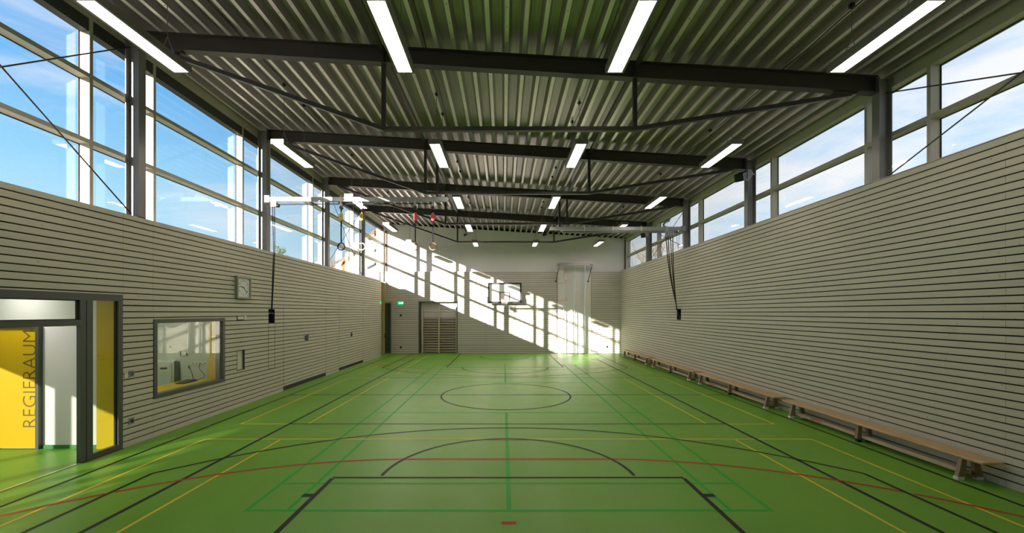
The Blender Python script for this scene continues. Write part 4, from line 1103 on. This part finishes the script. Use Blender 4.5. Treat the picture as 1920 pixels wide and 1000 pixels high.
# ------------------------------------------------------------------ benches along the right wall
def make_bench(y0, label):
    ln = 3.98; y1 = y0 + ln; xa, xb = 6.335, 6.635
    c = thing('gym_bench', label, 'bench', ((xa + xb) / 2, (y0 + y1) / 2, 0), 'wooden gym benches along the right wall')
    b = MB(); b.box(xa, xb, y0, y1, 0.305, 0.342); b.build('seat', 'seat_wood', c, bevel=0.010)
    b = MB(); b.box(6.43, 6.53, y0 + 0.30, y1 - 0.30, 0.068, 0.125); be = b.build('balance_beam', 'beam_wood', c, bevel=0.006)
    text_mesh('lettering', 'BENZ', 0.088, (6.4285, y1 - 0.78, 0.066), ROT_RIGHT, 'red_paint', be, 0.0006, width=0.30)
    for yy in (y0 + 0.30, (y0 + y1) / 2, y1 - 0.30):
        mid = abs(yy - (y0 + y1) / 2) < 0.01
        b = MB(); lo = 0.0 if not mid else 0.03; sp = 0.035 if not mid else 0.0
        for s_ in (-1, 1):
            xc = (xa + xb) / 2
            o0, o1 = xc + s_ * (0.145 + sp), xc + s_ * (0.06 + sp * 0.2)
            t0, t1 = xc + s_ * 0.115, xc + s_ * 0.05
            b.prism([(o0, lo + 0.03), (o1, lo + 0.03), (t1, 0.304), (t0, 0.304)], 'Y', yy - 0.028, yy + 0.028)
        b.box(xc - 0.115, xc + 0.115, yy - 0.024, yy + 0.024, 0.045, 0.067)
        lg = b.build('leg_frame', 'leg_wood', c, bevel=0.004)
        if not mid:
            b = MB()
            for s_ in (-1, 1):
                b = MB(); b.box(xc + s_ * 0.185, xc + s_ * 0.088, yy - 0.034, yy + 0.034, 0.0, 0.045); b.build('foot_cap', 'foot', lg, bevel=0.006)
        else:
            for s_ in (-1, 1):
                b = MB(); b.box(xc + s_ * 0.13, xc + s_ * 0.06, yy - 0.032, yy + 0.032, 0.0, 0.045); b.build('rubber_pad', 'seal', lg)
    return c
bench = make_bench(5.50, 'nearest long wooden gym bench with red BENZ lettering')
by = [9.77, 13.95, 18.25]
lb = ['second nearest wooden gym bench along the right wall', 'third wooden gym bench from the front, below the climbing ropes', 'farthest wooden gym bench, ending at the right rear corner']
for yy, l_ in zip(by, lb): dup(bench, (bench.location.x, yy + 3.98 / 2, 0), l_)

# ------------------------------------------------------------------ outside
w = MB(); w.box(-150, 150, -120, 200, -0.6, -0.27); tag(w.build('ground', 'ground'), 'grass ground outside the hall', 'ground', kind='structure')
c = thing('house', 'cream gabled house with orange roof tiles outside the left rear windows', 'house', (-12.0, 40, -0.27))
ga = [(-16.2, 6.5), (-12.25, 10.15), (-8.3, 6.5)]
b = MB(); b.prism([(-15.8, -0.27), (-8.7, -0.27), (-8.7, 6.8), (-12.25, 10.05), (-15.8, 6.8)], 'Y', 40, 50); b.build('walls', 'facade', c)
for (xa, za), (xb, zb_) in ((ga[0], ga[1]), (ga[2], ga[1])):
    b = MB(); b.add([(xa, 39.75, za), (xb, 39.75, zb_), (xb, 50.4, zb_), (xa, 50.4, za), (xa, 39.75, za + 0.13), (xb, 39.75, zb_ + 0.13), (xb, 50.4, zb_ + 0.13), (xa, 50.4, za + 0.13)], [(0, 1, 2, 3), (4, 5, 6, 7), (0, 1, 5, 4), (2, 3, 7, 6), (0, 3, 7, 4), (1, 2, 6, 5)]); rf = b.build('roof', 'tiles', c)
    b = MB(); b.bar((xa, 39.7, za - 0.02), (xb, 39.7, zb_ - 0.02), 0.10, 0.26, up=(0, 0, 1)); b.build('verge_board', 'verge', rf)
b = MB(); b.box(-15.55, -15.1, 39.9, 40.0, 3.0, 7.2); b.build('corner_post', 'verge', c)
for x in (-14.2, -11.6):
    b = MB(); b.box(x - 0.5, x + 0.5, 39.93, 40.0, 3.2, 5.0); b.build('window', 'frame', c)
b = MB(); b.box(-11.7, -11.0, 43, 43.7, 8.2, 10.9); b.build('chimney', 'verge', c)

c = thing('stair_handrail', 'grey sloping handrail of the outside stair behind the last left window', 'handrail', (-7.94, 25.5, -0.27))
for za, zb_ in ((5.68, 6.57), (4.905, 5.69)):
    b = MB(); b.bar((-7.94, 24.2, za - 0.05), (-7.94, 26.8, zb_ - 0.05), 0.06, 0.16); b.build('rail', 'alu', c)
for yy, zt in ((24.3, 5.6), (26.7, 6.45)):
    b = MB(); b.bar((-8.0, yy, -0.27), (-8.0, yy, zt), 0.05, 0.05); b.build('post', 'alu', c)

def tree(name, label, x, y, h, seed, spread=0.55, needles=False):
    rnd = random.Random(seed)
    c = thing(name, label, 'tree', (x, y, -0.27), 'trees outside the windows')
    b = MB(); nd = MB(); tips = []
    if needles:
        b.tube([(x, y, -0.27), (x, y, h)], 0.16, 6, r2=0.02)
        for i in range(70):
            z = 0.8 + (h - 1.0) * (i / 70); rr = (h - z) * 0.30 + 0.25
            a = rnd.uniform(0, 6.28); q = Vector((x + rr * math.cos(a), y + rr * math.sin(a), z - 0.15 * rr + 0.5))
            b.tube([(x, y, z), q], 0.025, 4, r2=0.008)
            for j in range(12):
                p = Vector((x, y, z)).lerp(q, 0.2 + 0.065 * j); dvec = Vector((rnd.uniform(-1, 1), rnd.uniform(-1, 1), rnd.uniform(-0.3, 0.9))).normalized()
                nd.tube([p, p + dvec * rnd.uniform(0.25, 0.5)], 0.018, 4, r2=0.004)
        b.build('trunk', 'bark', c); nd.build('foliage', 'needle', c)
        return
    def grow(p, d, ln, r, lv):
        q = p + d * ln
        mid = p.lerp(q, 0.5) + Vector((rnd.uniform(-1, 1), rnd.uniform(-1, 1), 0)) * ln * 0.05
        b.tube([p, mid, q], r, 5 if lv < 2 else 4, r2=r * 0.6)
        if lv >= 6: return
        for _ in range(3 if lv < 5 else 2):
            nd_ = (d + Vector((rnd.uniform(-1, 1), rnd.uniform(-1, 1), rnd.uniform(-0.25, 0.6))) * spread).normalized()
            grow(q, nd_, ln * rnd.uniform(0.62, 0.85), max(r * 0.6, 0.018), lv + 1)
    grow(Vector((x, y, -0.27)), Vector((0, 0, 1)), h * 0.26, h * 0.018, 0)
    b.build('trunk', 'bark', c)
tree('conifer_tree', 'small evergreen treetop above the left ledge beside the rope', -15.9, 29.5, 6.9, 3, needles=True)
tree('bare_tree', 'bare treetop above the left ledge before the second narrow pane', -17.3, 36.0, 7.2, 5)
tree('bare_tree', 'bare treetop low in the left narrow pane before the third column', -11.6, 26.5, 6.2, 11)
tree('bare_tree', 'tall grey bare tree beside the orange gable outside left', -19.3, 46.0, 9.5, 17)
tree('bare_tree', 'wide bare tree outside the rear right window', 11.6, 33.5, 9.3, 23, 0.7)
tree('bare_tree', 'lower bare tree right of the wide tree outside the rear right window', 17.0, 46.0, 10.0, 29, 0.7)
